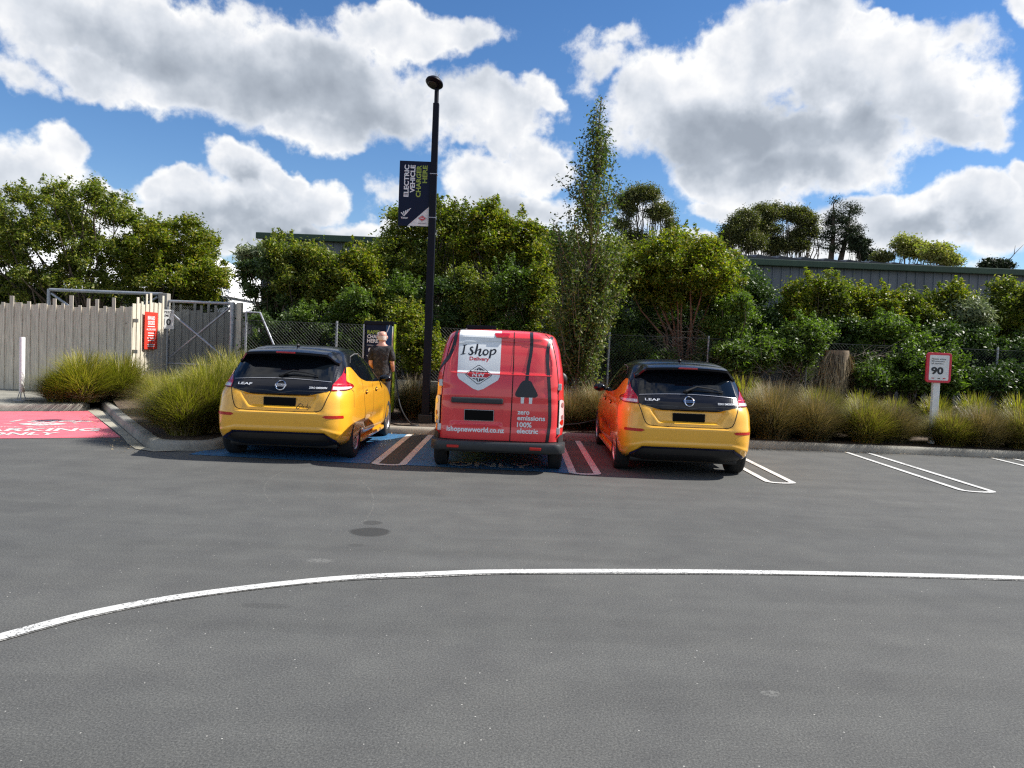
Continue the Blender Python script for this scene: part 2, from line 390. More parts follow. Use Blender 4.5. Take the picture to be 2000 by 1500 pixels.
def wheel(parent, x, y, r, width, sg, steel=False):
    """one wheel, outer face towards sg"""
    rt = MB(); w = width / 2
    prof = [(r * .66, -w * .92), (r * .80, -w), (r * .93, -w * .97), (r * .99, -w * .75), (r, -w * .3), (r, w * .3), (r * .99, w * .75), (r * .93, w * .97), (r * .80, w), (r * .66, w * .92)]
    h = bpy.data.objects.new('wheel', None); COL.objects.link(h); h.parent = parent; h.location = (x, y, r)
    rt.lathe(prof, 40, 'x')
    for k in range(3): rt.lathe([(r + .001, -w * .45 + k * w * .45 - .004), (r + .001, -w * .45 + k * w * .45 + .004)], 40, 'x')
    rt.build('tyre', M['tyre'], h, smooth=True, angle=50)
    rm = MB(); f = sg * w * .78
    rm.lathe([(r * .67, -w * .9), (r * .67, f), (r * .64, f + sg * .012), (r * .60, f - sg * .004), (r * .60, -sg * w * .3)], 40, 'x', mi=0)
    rm.lathe([(.001, -sg * w * .2), (r * .60, -sg * w * .2)], 40, 'x', mi=1)
    rm.lathe([(.001, f + sg * .006), (r * .10, f + sg * .006), (r * .15, f - sg * .006), (r * .15, -sg * w * .2)], 20, 'x', mi=0)
    ns = 5
    for k in range(ns):
        for dd in ((-.13, .13) if not steel else (0,)):
            a = 2 * math.pi * k / ns + .3; hw = .028 if not steel else .055
            e1 = np.array([math.cos(a + dd * 2.0), math.sin(a + dd * 2.0)]); e0 = np.array([math.cos(a + dd * .6), math.sin(a + dd * .6)])
            n0 = np.array([-e0[1], e0[0]])
            p = [e0 * r * .10 - n0 * hw * .8, e0 * r * .10 + n0 * hw * .8, e1 * r * .615 + n0 * hw, e1 * r * .615 - n0 * hw]
            d0, d1 = f - sg * .02, f + sg * .004
            rm.add([(d0, q[0], q[1]) for q in p] + [(d1, q[0], q[1]) for q in p], [(0, 1, 2, 3), (4, 5, 6, 7), (0, 1, 5, 4), (1, 2, 6, 5), (2, 3, 7, 6), (3, 0, 4, 7)])
    rm.build('rim', [M['rim'] if not steel else M['rimdark'], M['rimdark']], h, smooth=True, angle=35)
    return h

# ================================================================== HATCHBACK (two of them)
def hatchback(label, loc, rz, sticker):
    car = thing('parked_car', label, 'car', loc, rz, 'yellow hatchbacks parked at the chargers')
    def disp(x, z):
        ax = abs(x); d = 0
        # recessed number plate area with slanted sides
        e = .50 - (.90 - z) * .70
        d += .040 * (1 - sstep(e - .03, e + .03, ax)) * sstep(.715, .75, z) * (1 - sstep(.875, .905, z))
        # bumper shelf just under the hatch
        d += .018 * (1 - sstep(.46, .62, ax)) * sstep(.655, .675, z) * (1 - sstep(.9, 1.0, z))
        # diffuser recess
        e2 = .60 + (.40 - z) * 1.1
        d += .05 * (1 - sstep(e2 - .03, e2 + .02, ax)) * (1 - sstep(.385, .41, z))
        # soft character line above the diffuser
        e3 = .66 + (.44 - z) * 1.1
        d -= .012 * math.exp(-((z - (.445 - .25 * max(0, ax - .56))) / .022) ** 2)
        d -= .010 * math.exp(-((z - .885) / .02) ** 2) * (1 - sstep(.3, .62, ax)) if z < .9 else 0
        return d
    def sd(y, z):
        d = .028 * math.exp(-((z - .45) / .09) ** 2) * sstep(.45, .75, y) * (1 - sstep(2.0, 2.3, y))
        d += .010 * math.exp(-((z - .93) / .03) ** 2) * sstep(-.1, .3, y)
        return d
    lv = [(.19, -.50, 3.40, .78, 5, 6), (.24, -.62, 3.55, .84, 5.5, 7), (.30, -.70, 3.60, .872, 6, 7), (.40, -.735, 3.62, .886, 6.5, 7), (.52, -.75, 3.64, .892, 6.5, 7),
          (.64, -.748, 3.62, .895, 6.5, 6.5), (.72, -.735, 3.55, .895, 6.2, 6), (.82, -.715, 3.40, .893, 6, 5.5), (.90, -.69, 3.15, .885, 5.6, 5), (.96, -.66, 2.85, .870, 5.2, 5),
          (1.02, -.62, 2.58, .848, 5, 5), (1.08, -.565, 2.42, .825, 5, 5), (1.16, -.49, 2.22, .797, 5, 5), (1.25, -.40, 2.00, .762, 5, 5), (1.33, -.31, 1.76, .725, 5, 5), (1.40, -.23, 1.50, .690, 4.6, 4.6),
          (1.44, -.17, 1.36, .660, 4.4, 4.4), (1.475, -.10, 1.20, .615, 4, 4), (1.505, .02, 1.02, .545, 3.6, 3.6), (1.525, .16, .86, .45, 3.2, 3.2), (1.538, .34, .70, .30, 2.8, 2.8), (1.542, .46, .60, .12, 2.4, 2.4)]
    B = Body(lv, .55, disp, sd)
    bx = [-2, -.27, -.235, .04, .12, .22, .36, .52, .8, 1.3, 2.0, 2.35, 2.6, 9]; bz = [1.0, 1.0, 1.25, 1.262, 1.235, 1.185, 1.12, 1.075, 1.035, 1.01, .99, .98, 9, 9]
    belt = lambda y: float(np.interp(y, bx, bz))
    def mf(c):
        if c[1] < -.20:
            if c[2] > 1.0 and c[1] < -.245 - max(0, 1.12 - c[2]) * 2: return 1
            return 1 if c[2] > 1.20 else 0
        if c[2] > belt(c[1]) + .012: return 1
        if abs(c[0]) < .62 and c[1] < 0 and c[2] > .96: return 1
        return 0 if c[2] > .2 else 2
    zs = np.concatenate([np.arange(.19, 1.44, .0155), np.linspace(1.445, 1.542, 14)])
    body = B.mesh(zs, 111, 46, mf).build('body', [M['yellow'], M['blackgloss'], M['blackplastic']], car)
    cut_wheels(body, [(0, .315), (2.70, .315)], .365, .895, .26, M['blackplastic'])
    # underbody & black
    u = MB(); u.box(-.72, .72, -.45, 3.1, .17, .30); u.build('underbody', M['blackplastic'], car, bevel=.03)
    # side greenhouse
    for sg in (1, -1):
        mp = B.side(sg)
        ys = np.linspace(-.235, 2.30, 53)
        def band(lo, hi, ylist, nz=12):
            v = []; f = []
            for y in ylist:
                a, b = lo(y), hi(y)
                for k in range(nz + 1): v.append((y, a + (b - a) * k / nz))
            for i in range(len(ylist) - 1):
                for k in range(nz): o = i * (nz + 1) + k; f.append((o, o + nz + 1, o + nz + 2, o + 1))
            return v, f
        topz = lambda y: float(np.interp(y, [-.35, 1.35, 1.75, 2.1, 2.4], [1.43, 1.43, 1.33, 1.21, 1.07]))
        flat('pillar_trim', [band(belt, lambda y: max(belt(y) + .01, topz(y)), ys)], mp, M['blackgloss'], car, .002)
        wl = lambda y: float(np.interp(y, [.13, .22, .36, .52, .8, 1.3, 2.2], [1.26, 1.215, 1.145, 1.097, 1.055, 1.028, 1.01]))
        wh = lambda y: float(np.interp(y, [.13, .3, .7, 1.2, 1.5, 1.8, 2.1, 2.22], [1.30, 1.385, 1.42, 1.42, 1.37, 1.275, 1.16, 1.10]))
        for y0, y1 in ((.13, .42), (.46, 1.18), (1.24, 2.16)):
            w = flat('side_window', [band(wl, lambda y: max(wl(y) + .005, wh(y)), np.linspace(y0, y1, 22))], mp, M['glass'], car, .006)
        # bright window rail
        flat('window_rail', [strip2d([(y, wh(y) + .012) for y in np.linspace(.13, 2.15, 40)], .010)], mp, M['rim'], car, .007)
        # door seams and handles
        s1 = [(.36, 1.13), (.40, .95), (.46, .80), (.50, .62)]
        for pth in (smoothpath([(1.21, 1.0), (1.20, .8), (1.20, .5), (1.21, .30)]), smoothpath([(.50, 1.07), (.44, .9), (.48, .72), (.62, .5), (.72, .33)]), smoothpath([(2.28, .97), (2.26, .7), (2.24, .35)])):
            flat('door_seam', [strip2d(dens(pth, .03), .008)], mp, M['seam'], car, .002)
        for hy in (.62, 1.42):
            hb = MB(); c = mp(hy, .885, .0); nrm = mp(hy, .885, 1.0) - c
            hb.sph((0, 0, 0), (.018, .085, .016), 12); hb.sph((-sg * .012, .0, 0), (.012, .05, .035), 12, 1)
            ho = hb.build('door_handle', [M['yellow'], M['blackgloss']], car, smooth=True); ho.location = tuple(c + nrm * .022)
        # wing mirror
        mm = MB(); mm.sph((sg * .93, 2.02, 1.03), (.10, .065, .065), 16); mm.box(*sorted((sg * .76, sg * .90)), 2.0, 2.06, .985, 1.01)
        mo = mm.build('wing_mirror', M['blackgloss'], car, smooth=True)
        gl = MB(); gl.sph((sg * .93, 1.975, 1.03), (.08, .025, .048), 14); gl.build('mirror_glass', M['glass'], mo, smooth=True)
        # tail lamp (wraps round the corner and up the pillar)
        out = [(.655, .955), (.75, .958), (.85, .962), (.95, .972), (1.04, .985), (1.10, 1.0), (1.04, 1.022), (.95, 1.04), (.87, 1.055), (.83, 1.075), (.815, 1.11), (.808, 1.17), (.800, 1.26), (.775, 1.262), (.735, 1.18), (.690, 1.09), (.655, 1.03)]
        red = [(h, z) for h, z in out]
        flat('corner_trim', [poly2d([(sg * h, z) for h, z in dens([(.63, 1.04), (.80, 1.06), (.808, 1.12), (.812, 1.26), (.79, 1.33), (.60, 1.33)], .03, True)], .03)], B.wrap, M['blackgloss'], car, .005)
        lm = flat('tail_lamp', [poly2d([(sg * h, z) for h, z in dens(red, .04, True)], .03)], B.wrap, M['lamp_red'], car, .010)
        clear = [(.665, .965), (.75, .965), (.85, .968), (.95, .978), (1.02, .990), (.95, 1.0), (.85, 1.0), (.75, 1.0), (.665, 1.003)]
        flat('clear_lens', [poly2d([(sg * h, z) for h, z in dens(clear, .04, True)], .03)], B.wrap, M['lamp_clear'], lm, .013)
        darkup = [(.757, 1.185), (.803, 1.17), (.800, 1.262), (.775, 1.264)]
        flat('lamp_fin', [poly2d([(sg * h, z) for h, z in dens(darkup, .03, True)], .03)], B.wrap, M['blackgloss'], lm, .0125)
        flat('lamp_line', [strip2d([(sg * h, z) for h, z in dens([(.66, 1.035), (.75, 1.035), (.86, 1.03), (.97, 1.015)], .03)], .008)], B.wrap, M['textred'], lm, .0125)
        flat('lamp_edge', [strip2d([(sg * h, z) for h, z in dens(out, .03, True)], .012, True)], B.wrap, M['blackgloss'], lm, .0085)
        # reflector in bumper
        rf = [(.575, .622), (.61, .64), (.83, .640), (.84, .604), (.62, .602)]
        flat('bumper_reflector', [poly2d([(sg * h, z - .005) for h, z in dens(rf, .03, True)], .03)], B.wrap, M['lamp_pink'], car, .004)
        # bumper / wing seam
        flat('bumper_seam', [strip2d([(sg * h, z) for h, z in dens([(1.0, .965), (1.10, .93), (1.13, .82), (1.16, .72)], .03)], .006)], B.wrap, M['seam'], car, .002)
    # hatch black panel
    lo = lambda x: float(np.interp(abs(x), [0, .36, .44, .645], [.882, .885, .900, .955])); hi = lambda x: 1.425 - .02 * (abs(x) / .6) ** 2
    def fan(xlo, xhi, nx, nz, z0, z1):
        v = []; f = []
        for i in range(nx + 1):
            for k in range(nz + 1):
                t = k / nz; z = None; x = xlo(0) + 0
                v.append((i / nx, t))
        w_at = lambda z: float(np.interp(z, [.87, .96, 1.05, 1.10, 1.28, 1.43], [.64, .655, .675, .69, .70, .64]))
        V = []
        for a, t in v:
            s = -1 + 2 * a
            zc = z0(s * .65) + (z1(s * .65) - z0(s * .65)) * t; V.append((s * w_at(zc), zc))
        for i in range(nx):
            for k in range(nz): o = i * (nz + 1) + k; f.append((o, o + nz + 1, o + nz + 2, o + 1))
        return V, f
    hatch = flat('tailgate_trim', [fan(lo, hi, 50, 30, lo, hi)], B.rear, M['blackgloss'], car, .004)
    g0 = lambda x: 1.095 - .030 * (x / .65) ** 2; g1 = lambda x: 1.36 - .06 * (abs(x) / .65) ** 2.5
    gw = lambda z: float(np.interp(z, [1.05, 1.10, 1.31, 1.36], [.645, .638, .60, .585]))
    V = []; F = []; nx, nz = 44, 16
    for i in range(nx + 1):
        s = -1 + 2 * i / nx
        for k in range(nz + 1):
            z = g0(s * .64) + (g1(s * .64) - g0(s * .64)) * k / nz; V.append((s * gw(z), z))
    for i in range(nx):
        for k in range(nz): o = i * (nz + 1) + k; F.append((o, o + nz + 1, o + nz + 2, o + 1))
    rw = flat('rear_window', [(V, F)], B.rear, M['glass'], car, .010)
    flat('window_seal', [strip2d([(x, g0(x) - .004) for x in np.linspace(-.635, .635, 40)], .006)], B.rear, M['rim'], rw, .011)
    # tailgate crease under emblem
    flat('tailgate_ridge', [strip2d([(x, .942 - .018 * math.exp(-(x / .13) ** 2) * 1.6) for x in np.linspace(-.62, .62, 60)], .007)], B.rear, M['greyplastic'], hatch, .006)
    # hatch opening seam
    seam = smoothpath([(-.655, .955), (-.622, .86), (-.585, .755), (-.545, .700), (-.46, .680), (-.2, .676), (.2, .676), (.46, .680), (.545, .700), (.585, .755), (.622, .86), (.655, .955)])
    flat('hatch_seam', [strip2d(dens(seam, .02), .010)], B.rear, M['seam'], car, .003)
    # spoiler
    sp = MB(); xs = np.linspace(-.675, .675, 41); rows = []
    for x in xs:
        a = abs(x) / .675; zr = 1.448 - .035 * a ** 2 - .10 * sstep(.78, 1, a); yr = -.46 + .06 * a ** 2 + .14 * sstep(.75, 1, a)
        thick = .030
        zt = 1.50 - .055 * a ** 2 - .10 * sstep(.8, 1, a); rows.append([(x, yr + .34, zt), (x, yr + .10, zr + .028), (x, yr, zr), (x, yr + .01, zr - thick), (x, yr + .14, zr - .075), (x, yr + .34, zr - .06)])
    v = [p for r_ in rows for p in r_]; f = []
    for i in range(len(rows) - 1):
        for k in range(5): o = i * 6 + k; f.append((o, o + 6, o + 7, o + 1))
    sp.add(v, f); sp.add([rows[0][k] for k in range(6)], [tuple(range(6))], 1); sp.add([rows[-1][k] for k in range(6)], [tuple(range(6))], 1); spo = sp.build('spoiler', [M['blackgloss'], M['blackplastic']], car, smooth=True, angle=50)
    bl = MB(); bl.box(-.125, .125, -.475, -.42, 1.425, 1.446); bl.build('brake_light', M['lamp_red'], spo, bevel=.004)
    # antenna
    an = MB(); an.sph((.0, .13, 1.535), (.022, .05, .022), 12); an.tube([(0, .13, 1.54), (0, .02, 1.63), (0, .0, 1.645)], [.007, .003, .002], 6); an.build('antenna', M['blackplastic'], car, smooth=True)
    # wiper
    wp = MB(); pz = lambda x, z, d: B.rear(x, z, d)
    wp.tube([pz(-.03, 1.115, .03), pz(.12, 1.165, .05), pz(.30, 1.150, .045), pz(.46, 1.122, .035)], [.020, .015, .011, .006], 6)
    wp.tube([pz(-.03, 1.138, .016), pz(.2, 1.130, .018), pz(.46, 1.118, .016)], .007, 6); wp.sph(tuple(pz(-.03, 1.118, .02)), (.035, .02, .022), 12)
    wp.build('rear_wiper', M['blackplastic'], car, smooth=True)
    # emblem ring + bar
    em = bpy.data.objects.new('emblem', None); COL.objects.link(em); em.parent = car
    cz = 1.0; ring = [(.058 * math.cos(2 * math.pi * k / 40), cz + .058 * math.sin(2 * math.pi * k / 40)) for k in range(40)]
    rg = MB(); pts = [B.rear(a, b, .014) for a, b in ring]; pts.append(pts[0]); rg.tube(pts, .008, 8, cap=False); rg.build('ring', M['chrome'], em, smooth=True)
    flat('name_bar', [poly2d(rrect(-.073, .073, cz - .014, cz + .014, .004), .03)], B.rear, M['chrome'], em, .020)
    flat('lettering', [text2d('NISSAN', .017, .02, cx=0, cz=cz - .0085, maxw=.125)], B.rear, M['textblack'], em, .0225)
    flat('model_lettering', [text2d('LEAF', .028, .015, cx=-.475, cz=.995, maxw=.19)], B.rear, M['letter'], car, .009)
    flat('badge_lettering', [text2d('ZERO EMISSION', .022, .02, cx=.485, cz=.975, maxw=.225)], B.rear, M['letter'], car, .009)
    # plate
    pl = MB(); py = B.rear0(0, .80)[1] + .0; pl.box(-.205, .205, py - .020, py - .006, .705, .845); pm = pl.build('number_plate', M['plate'], car, bevel=.004)
    pr = MB(); pr.box(-.212, .212, py - .012, py + .0, .698, .852); pr.build('plate_frame', M['blackplastic'], pm, bevel=.003)
    # diffuser
    dz = lambda x: float(np.interp(abs(x), [0, .56, .62, .72, .76], [.405, .400, .385, .312, .30]))
    V = []; F = []
    for i in range(61):
        x = -.745 + 1.49 * i / 60
        for k in range(9): V.append((x, .20 + (dz(x) - .20) * k / 8))
    for i in range(60):
        for k in range(8): o = i * 9 + k; F.append((o, o + 9, o + 10, o + 1))
    df = flat('rear_diffuser', [(V, F)], B.rear, M['blackplastic'], car, .004)
    flat('diffuser_trim', [strip2d(dens(smoothpath([(-.74, .300), (-.66, .352), (-.60, .392), (-.54, .402), (0, .405), (.54, .402), (.60, .392), (.66, .352), (.74, .300)]), .02), .020)], B.rear, M['navyplastic'], df, .014)
    # parking sensors
    for x in (-.62, -.25, .25, .62):
        flat('parking_sensor', [poly2d([(x + .012 * math.cos(t), .535 + .012 * math.sin(t)) for t in np.linspace(0, 2 * math.pi, 13)[:-1]])], B.rear, M['yellow'], car, .003)
    # sill
    for sg in (1, -1):
        sb = MB(); sb.box(*sorted((sg * .80, sg * .885)), .40, 2.30, .17, .235); sb.build('sill', M['yellow'], car, bevel=.02)
    for y in (0, 2.70):
        for sg in (1, -1): wheel(car, sg * .785, y, .315, .205, sg)
    if sticker:
        k = .0011
        ps = [[(40, 55, 5), (34, 66, 6), (22, 62, 7), (8, 40, 8), (2, 18, 9), (10, 6, 8), (26, 12, 6), (34, 30, 5)], [(22, 28, 4), (36, 31, 5)],
              [(44, 20, 4), (56, 60, 4), (50, 30, 5), (54, 20, 4)], [(72, 34, 4), (62, 28, 5), (66, 19, 4), (76, 32, 4), (76, 20, 5), (82, 20, 4)],
              [(98, 34, 4), (88, 28, 5), (92, 19, 4), (104, 36, 4), (110, 62, 4), (104, 24, 5), (112, 20, 4)],
              [(116, 36, 4), (116, 22, 5), (128, 22, 4), (134, 38, 4), (126, 6, 5), (112, -6, 4)], [(150, 36, 4), (142, 32, 4), (150, 24, 5), (140, 18, 4)]]
        ps = [[(x * k * 1.1 + .235, z * k + .705, w * k) for x, z, w in q] for q in ps]
        flat('name_sticker', [strokes2d(ps, 6)], B.rear, M['textblack'], car, .004)
    return car
car1 = hatchback('yellow hatchback with black roof, name sticker beside its plate, on the blue bay', (-3.03, 10.70, 0), 0, True)
car2 = hatchback('yellow hatchback with black roof, parked right of the red van on plain asphalt', (2.345, 10.70, 0), R(-1.2), False)

# ================================================================== VAN
def make_van(loc, rz):
    van = thing('delivery_van', 'red electric delivery van with white banner and plug artwork on its barn doors', 'van', loc, rz)
    def box_(x, z, x0, x1, z0, z1, s=.018): return sstep(x0 - s, x0 + s, x) * (1 - sstep(x1 - s, x1 + s, x)) * sstep(z0 - s, z0 + s, z) * (1 - sstep(z1 - s, z1 + s, z))
    def disp(x, z):
        d = 0
        zb = 1.285; zt = 1.69 - .05 * (x / .6) ** 2; wl = .655 - .06 * sstep(1.4, 1.7, z)
        d += .014 * sstep(-wl - .012, -wl + .012, x) * (1 - sstep(wl - .012, wl + .012, x)) * sstep(zb - .012, zb + .012, z) * (1 - sstep(zt - .015, zt + .015, z))
        d -= .022 * math.exp(-((z - 1.755) / .035) ** 2) * (1 - sstep(.5, .62, abs(x)))        # roof lip
        d += .018 * box_(x, z, -.62, .03, .62, .90, .03)                                          # plate recess
        d += .010 * (1 - sstep(.90, .99, z)) * sstep(.5, .6, z)
        d -= .008 * math.exp(-((z - .60) / .015) ** 2) * box_(x, z, -.60, .02, .55, .66, .03)
        return d
    def sd(y, z): return .004 * math.exp(-((z - 1.0) / .05) ** 2)
    lv = [(.25, -.42, 3.30, .78, 6, 4), (.30, -.50, 3.42, .84, 7, 6), (.40, -.535, 3.48, .860, 7, 6), (.55, -.545, 3.50, .872, 7, 6), (.75, -.545, 3.46, .874, 7, 6), (.95, -.535, 3.30, .870, 7, 5), (1.05, -.525, 3.05, .864, 7, 5),
          (1.15, -.51, 2.80, .856, 8, 4), (1.30, -.48, 2.55, .838, 8.5, 5), (1.45, -.44, 2.35, .812, 8.5, 5), (1.60, -.39, 2.12, .786, 8, 5), (1.70, -.345, 1.95, .752, 8, 5), (1.76, -.31, 1.80, .730, 7.5, 5), (1.80, -.265, 1.65, .70, 6.6, 4.6),
          (1.83, -.20, 1.5, .63, 5.5, 4), (1.85, -.08, 1.3, .48, 4, 3.4), (1.86, .1, 1.1, .25, 3, 3)]
    B = Body(lv, .9, disp, sd)
    zs = np.concatenate([np.arange(.25, 1.72, .0125), np.linspace(1.725, 1.86, 22)])
    def mf(c):
        return 1 if c[2] < .33 else 0
    body = B.mesh(zs, 141, 40, mf).build('body', [M['red'], M['blackplastic']], van)
    cut_wheels(body, [(0, .31), (2.72, .31)], .36, .872, .26, M['blackplastic'])
    u = MB(); u.box(-.70, .70, -.35, 3.0, .23, .36); u.tube([(-.55, -.30, .30), (.55, -.30, .30)], .03, 8); u.box(.30, .66, -.44, -.30, .27, .34); u.build('underbody', M['blackplastic'], van)
    D = B.rear
    # bumper
    bm_ = MB(); xs = np.linspace(-.875, .875, 45); prof = [(.268, .05), (.27, -.06), (.30, -.09), (.375, -.10), (.398, -.085), (.402, .05)]
    rows = []
    for x in xs:
        a = abs(x) / .875; bend = .20 * max(0, (a - .86) / .14) ** 2
        up = .0
        rows.append([(x, -.535 + o + bend if o < 0 else -.40 + bend * .7, z + (.0 if z < .39 else .0)) for z, o in prof])
    v = [p for r_ in rows for p in r_]; f = []
    for i in range(len(rows) - 1):
        for k in range(5): o = i * 6 + k; f.append((o, o + 6, o + 7, o + 1))
    f += [tuple(range(6)), tuple((len(rows) - 1) * 6 + k for k in range(6))]
    bm_.add(v, f)
    bump_o = bm_.build('rear_bumper', M['greyplastic'], van, smooth=True, angle=45)
    for sg in (-1, 1):   # bumper horns rising beside the doors
        flat('bumper_corner', [poly2d([(sg * h, z) for h, z in dens([(.775, .36), (.775, .47), (.80, .50), (1.15, .50), (1.15, .28), (.80, .28)], .03, True)], .03)], B.wrap, M['greyplastic'], bump_o, .012)
        rr = MB(); x = sg * .53 - .05; rr.box(x - .075, x + .075, -.650, -.63, .315, .350); rr.build('reflector', M['lamp_pink'], bump_o, bevel=.006)
    # seams
    flat('door_seam', [strip2d(dens([(.150, .405), (.158, 1.0), (.160, 1.4), (.155, 1.82)], .03), .012)], D, M['seam'], van, .0035)
    for sg in (-1, 1):
        flat('door_seam', [strip2d(dens(smoothpath([(sg * .765, .405), (sg * .765, .8), (sg * .758, 1.1), (sg * .735, 1.35), (sg * .70, 1.55), (sg * .655, 1.70), (sg * .60, 1.78), (sg * .56, 1.81)]), .03), .009)], D, M['seam'], van, .003)
        flat('gutter_seam', [strip2d(dens([(sg * .90, .95), (sg * .885, 1.2), (sg * .85, 1.5), (sg * .79, 1.70)], .03), .006)], B.wrap, M['seam'], van, .002)
    flat('door_seam', [strip2d(dens([(-.765, .408), (.765, .408)], .03), .012)], D, M['seam'], van, .0035)
    # crease highlight line: raised bead
    bd = MB(); bd.tube([D(x, 1.268, .002) for x in np.linspace(-.64, .66, 40)], .006, 6); bd.build('door_crease', M['red'], van, smooth=True)
    # banner
    ban = dens([(-.565, 1.86 - .03), (-.01, 1.86 - .03), (-.012, 1.235), (-.035, 1.19), (-.22, 1.07), (-.285, 1.05), (-.35, 1.07), (-.54, 1.19), (-.563, 1.235)], .03, True)
    b_ = flat('banner_decal', [poly2d(ban, .02)], D, M['white'], van, .004)
    # 'I shop' brush lettering
    k = .40 / 800.; X0 = -.545; Z0 = 1.62
    def s(pp): return [(X0 + (x - 640) * k * 1.22, Z0 - (y - 300) * k * 1.08, w * k * 1.15) for x, y, w in pp]
    S = [[(690, 285, 18), (735, 287, 22), (782, 275, 14)], [(735, 285, 30), (722, 400, 38), (706, 505, 36)], [(655, 512, 16), (706, 502, 22), (762, 492, 14)],
         [(920, 352, 14), (900, 325, 26), (868, 345, 34), (868, 385, 40), (902, 430, 44), (906, 480, 42), (870, 510, 32), (832, 490, 24), (838, 462, 14)],
         [(1008, 245, 34), (1000, 330, 44), (985, 420, 44), (972, 500, 34)], [(905, 480, 12), (960, 440, 14), (1000, 410, 14), (1040, 385, 22), (1078, 372, 36), (1070, 430, 44), (1052, 490, 40), (1068, 525, 34), (1100, 505, 20), (1150, 450, 12)],
         [(1205, 378, 26), (1160, 395, 32), (1140, 450, 38), (1165, 500, 36), (1215, 490, 30), (1240, 440, 28), (1230, 395, 26), (1200, 378, 22)], [(1225, 420, 12), (1270, 425, 10), (1295, 400, 12)],
         [(1303, 365, 30), (1298, 430, 38), (1288, 520, 40), (1278, 582, 34)], [(1296, 440, 16), (1330, 385, 24), (1380, 365, 32), (1405, 400, 36), (1380, 460, 32), (1330, 490, 18), (1296, 485, 10)]]
    flat('script_lettering', [strokes2d([s(q) for q in S], 8)], D, M['textblack'], b_, .0048)
    flat('delivery_lettering', [text2d('Delivery', .046, .028, cx=-.287, cz=1.435, maxw=.255)], D, M['textred'], b_, .0048)
    # diamond logo
    cx, cz, hw, hh = -.287, 1.252, .183, .132
    def dia(s_, r=.03):
        pts = [(hw * s_, 0), (0, hh * s_), (-hw * s_, 0), (0, -hh * s_)]; o = []
        for i in range(4):
            a = np.array(pts[i - 1]); b = np.array(pts[i]); c = np.array(pts[(i + 1) % 4]); d1 = (a - b) / np.linalg.norm(a - b); d2 = (c - b) / np.linalg.norm(c - b)
            for t in np.linspace(0, 1, 6): o.append(tuple((1 - t) ** 2 * (b + d1 * r) + 2 * t * (1 - t) * b + t * t * (b + d2 * r)))
        return [(cx + x, cz + z) for x, z in o]
    lg = flat('logo_decal', [poly2d(dia(1), .02)], D, M['textblack'], b_, .0046)
    flat('logo_field', [poly2d(dia(.93), .02)], D, M['white'], lg, .0052)
    bw = .033; e = .86
    band = [(cx - hw * e, cz), (cx - hw * e * (1 - bw / (hh * e)), cz + bw), (cx + hw * e * (1 - bw / (hh * e)), cz + bw), (cx + hw * e, cz), (cx + hw * e * (1 - bw / (hh * e)), cz - bw), (cx - hw * e * (1 - bw / (hh * e)), cz - bw)]
    flat('logo_band', [poly2d(band, .02)], D, M['textred'], lg, .0058)
    flat('logo_lettering', [text2d('NW', .046, .035, cx=cx, cz=cz - .023, maxw=.165)], D, M['white'], lg, .0064)
    segs = []
    for sg in (1, -1):
        for a0, a1 in ((-.98, -.50), (-.40, -.08), (.08, .40), (.50, .98)):
            zb, zt = .046, .098
            w0 = hw * .80 * (1 - zb / (hh * .98)); wt = hw * .62 * (1 - zt / (hh * .98)) * 1.3
            q = [(cx + a0 * w0, cz + sg * zb), (cx + a1 * w0, cz + sg * zb), (cx + a1 * wt, cz + sg * (zt - .018 * abs(a1))), (cx + a0 * wt, cz + sg * (zt - .03 * abs(a0)))]
            segs.append(poly2d(q, .03))
    for i in (0, 4): flat('logo_globe', segs[i:i + 4], D, M['textblack'], lg, .0059)
    # lower lettering
    flat('web_address', [text2d('ishopnewworld.co.nz', .062, .028, cx=-.30, cz=.515, maxw=.745)], D, M['white'], van, .005)
    for tx, cz_ in (('zero', .765), ('emissions', .690), ('100%', .600), ('electric', .520)):
        ww = {'zero': .155, 'emissions': .36, '100%': .19, 'electric': .275}[tx]
        flat('slogan_lettering', [text2d(tx, .060 if tx != '100%' else .062, .028, align='LEFT', cx=.235, cz=cz_, maxw=ww)], D, M['white'], van, .005)
    # plug and cords
    plug = dens(smoothpath([(.33, 1.205), (.39, 1.195), (.42, 1.15), (.485, 1.03), (.47, .995), (.43, .985), (.25, .985), (.205, 1.0), (.20, 1.04), (.255, 1.15), (.29, 1.195), (.33, 1.205)], 4)[:-1], .03, True)
    pg = flat('plug_decal', [poly2d(plug, .02)], D, M['textblack'], van, .005)
    for x in (.272, .378): flat('plug_pin', [poly2d([(x, .905), (x + .04, .905), (x + .043, .985), (x - .002, .985)], .03)], D, M['white'], pg, .005)
    flat('cord_decal', [strip2d(dens(smoothpath([(.34, 1.20), (.355, 1.38), (.385, 1.60), (.385, 1.83)]), .02), .042)], D, M['textblack'], pg, .0055)
    flat('cord_decal', [strip2d(dens(smoothpath([(.63, .41), (.655, .66), (.645, .96), (.620, 1.26), (.600, 1.48), (.605, 1.62), (.63, 1.72), (.66, 1.78)]), .02), .042)], D, M['textblack'], van, .005)
    flat('cord_decal', [strip2d(dens(smoothpath([(-.605, 1.825), (-.615, 1.70), (-.64, 1.58), (-.69, 1.46), (-.77, 1.37), (-.86, 1.30), (-1.0, 1.22)]), .02), .042)], B.wrap, M['textblack'], van, .005)
    # handle garnish
    hb = MB(); xs = np.linspace(-.625, .045, 14)
    hb.box(-.625, .045, D(-.3, .92)[1] - .045, D(-.3, .92)[1] + .03, .885, .958); hb.build('door_handle', M['greyplastic'], van, bevel=.018)
    pl = MB(); py = D(-.26, .73)[1]; pl.box(-.445, -.075, py - .022, py - .008, .665, .795); pm = pl.build('number_plate', M['plate'], van, bevel=.003)
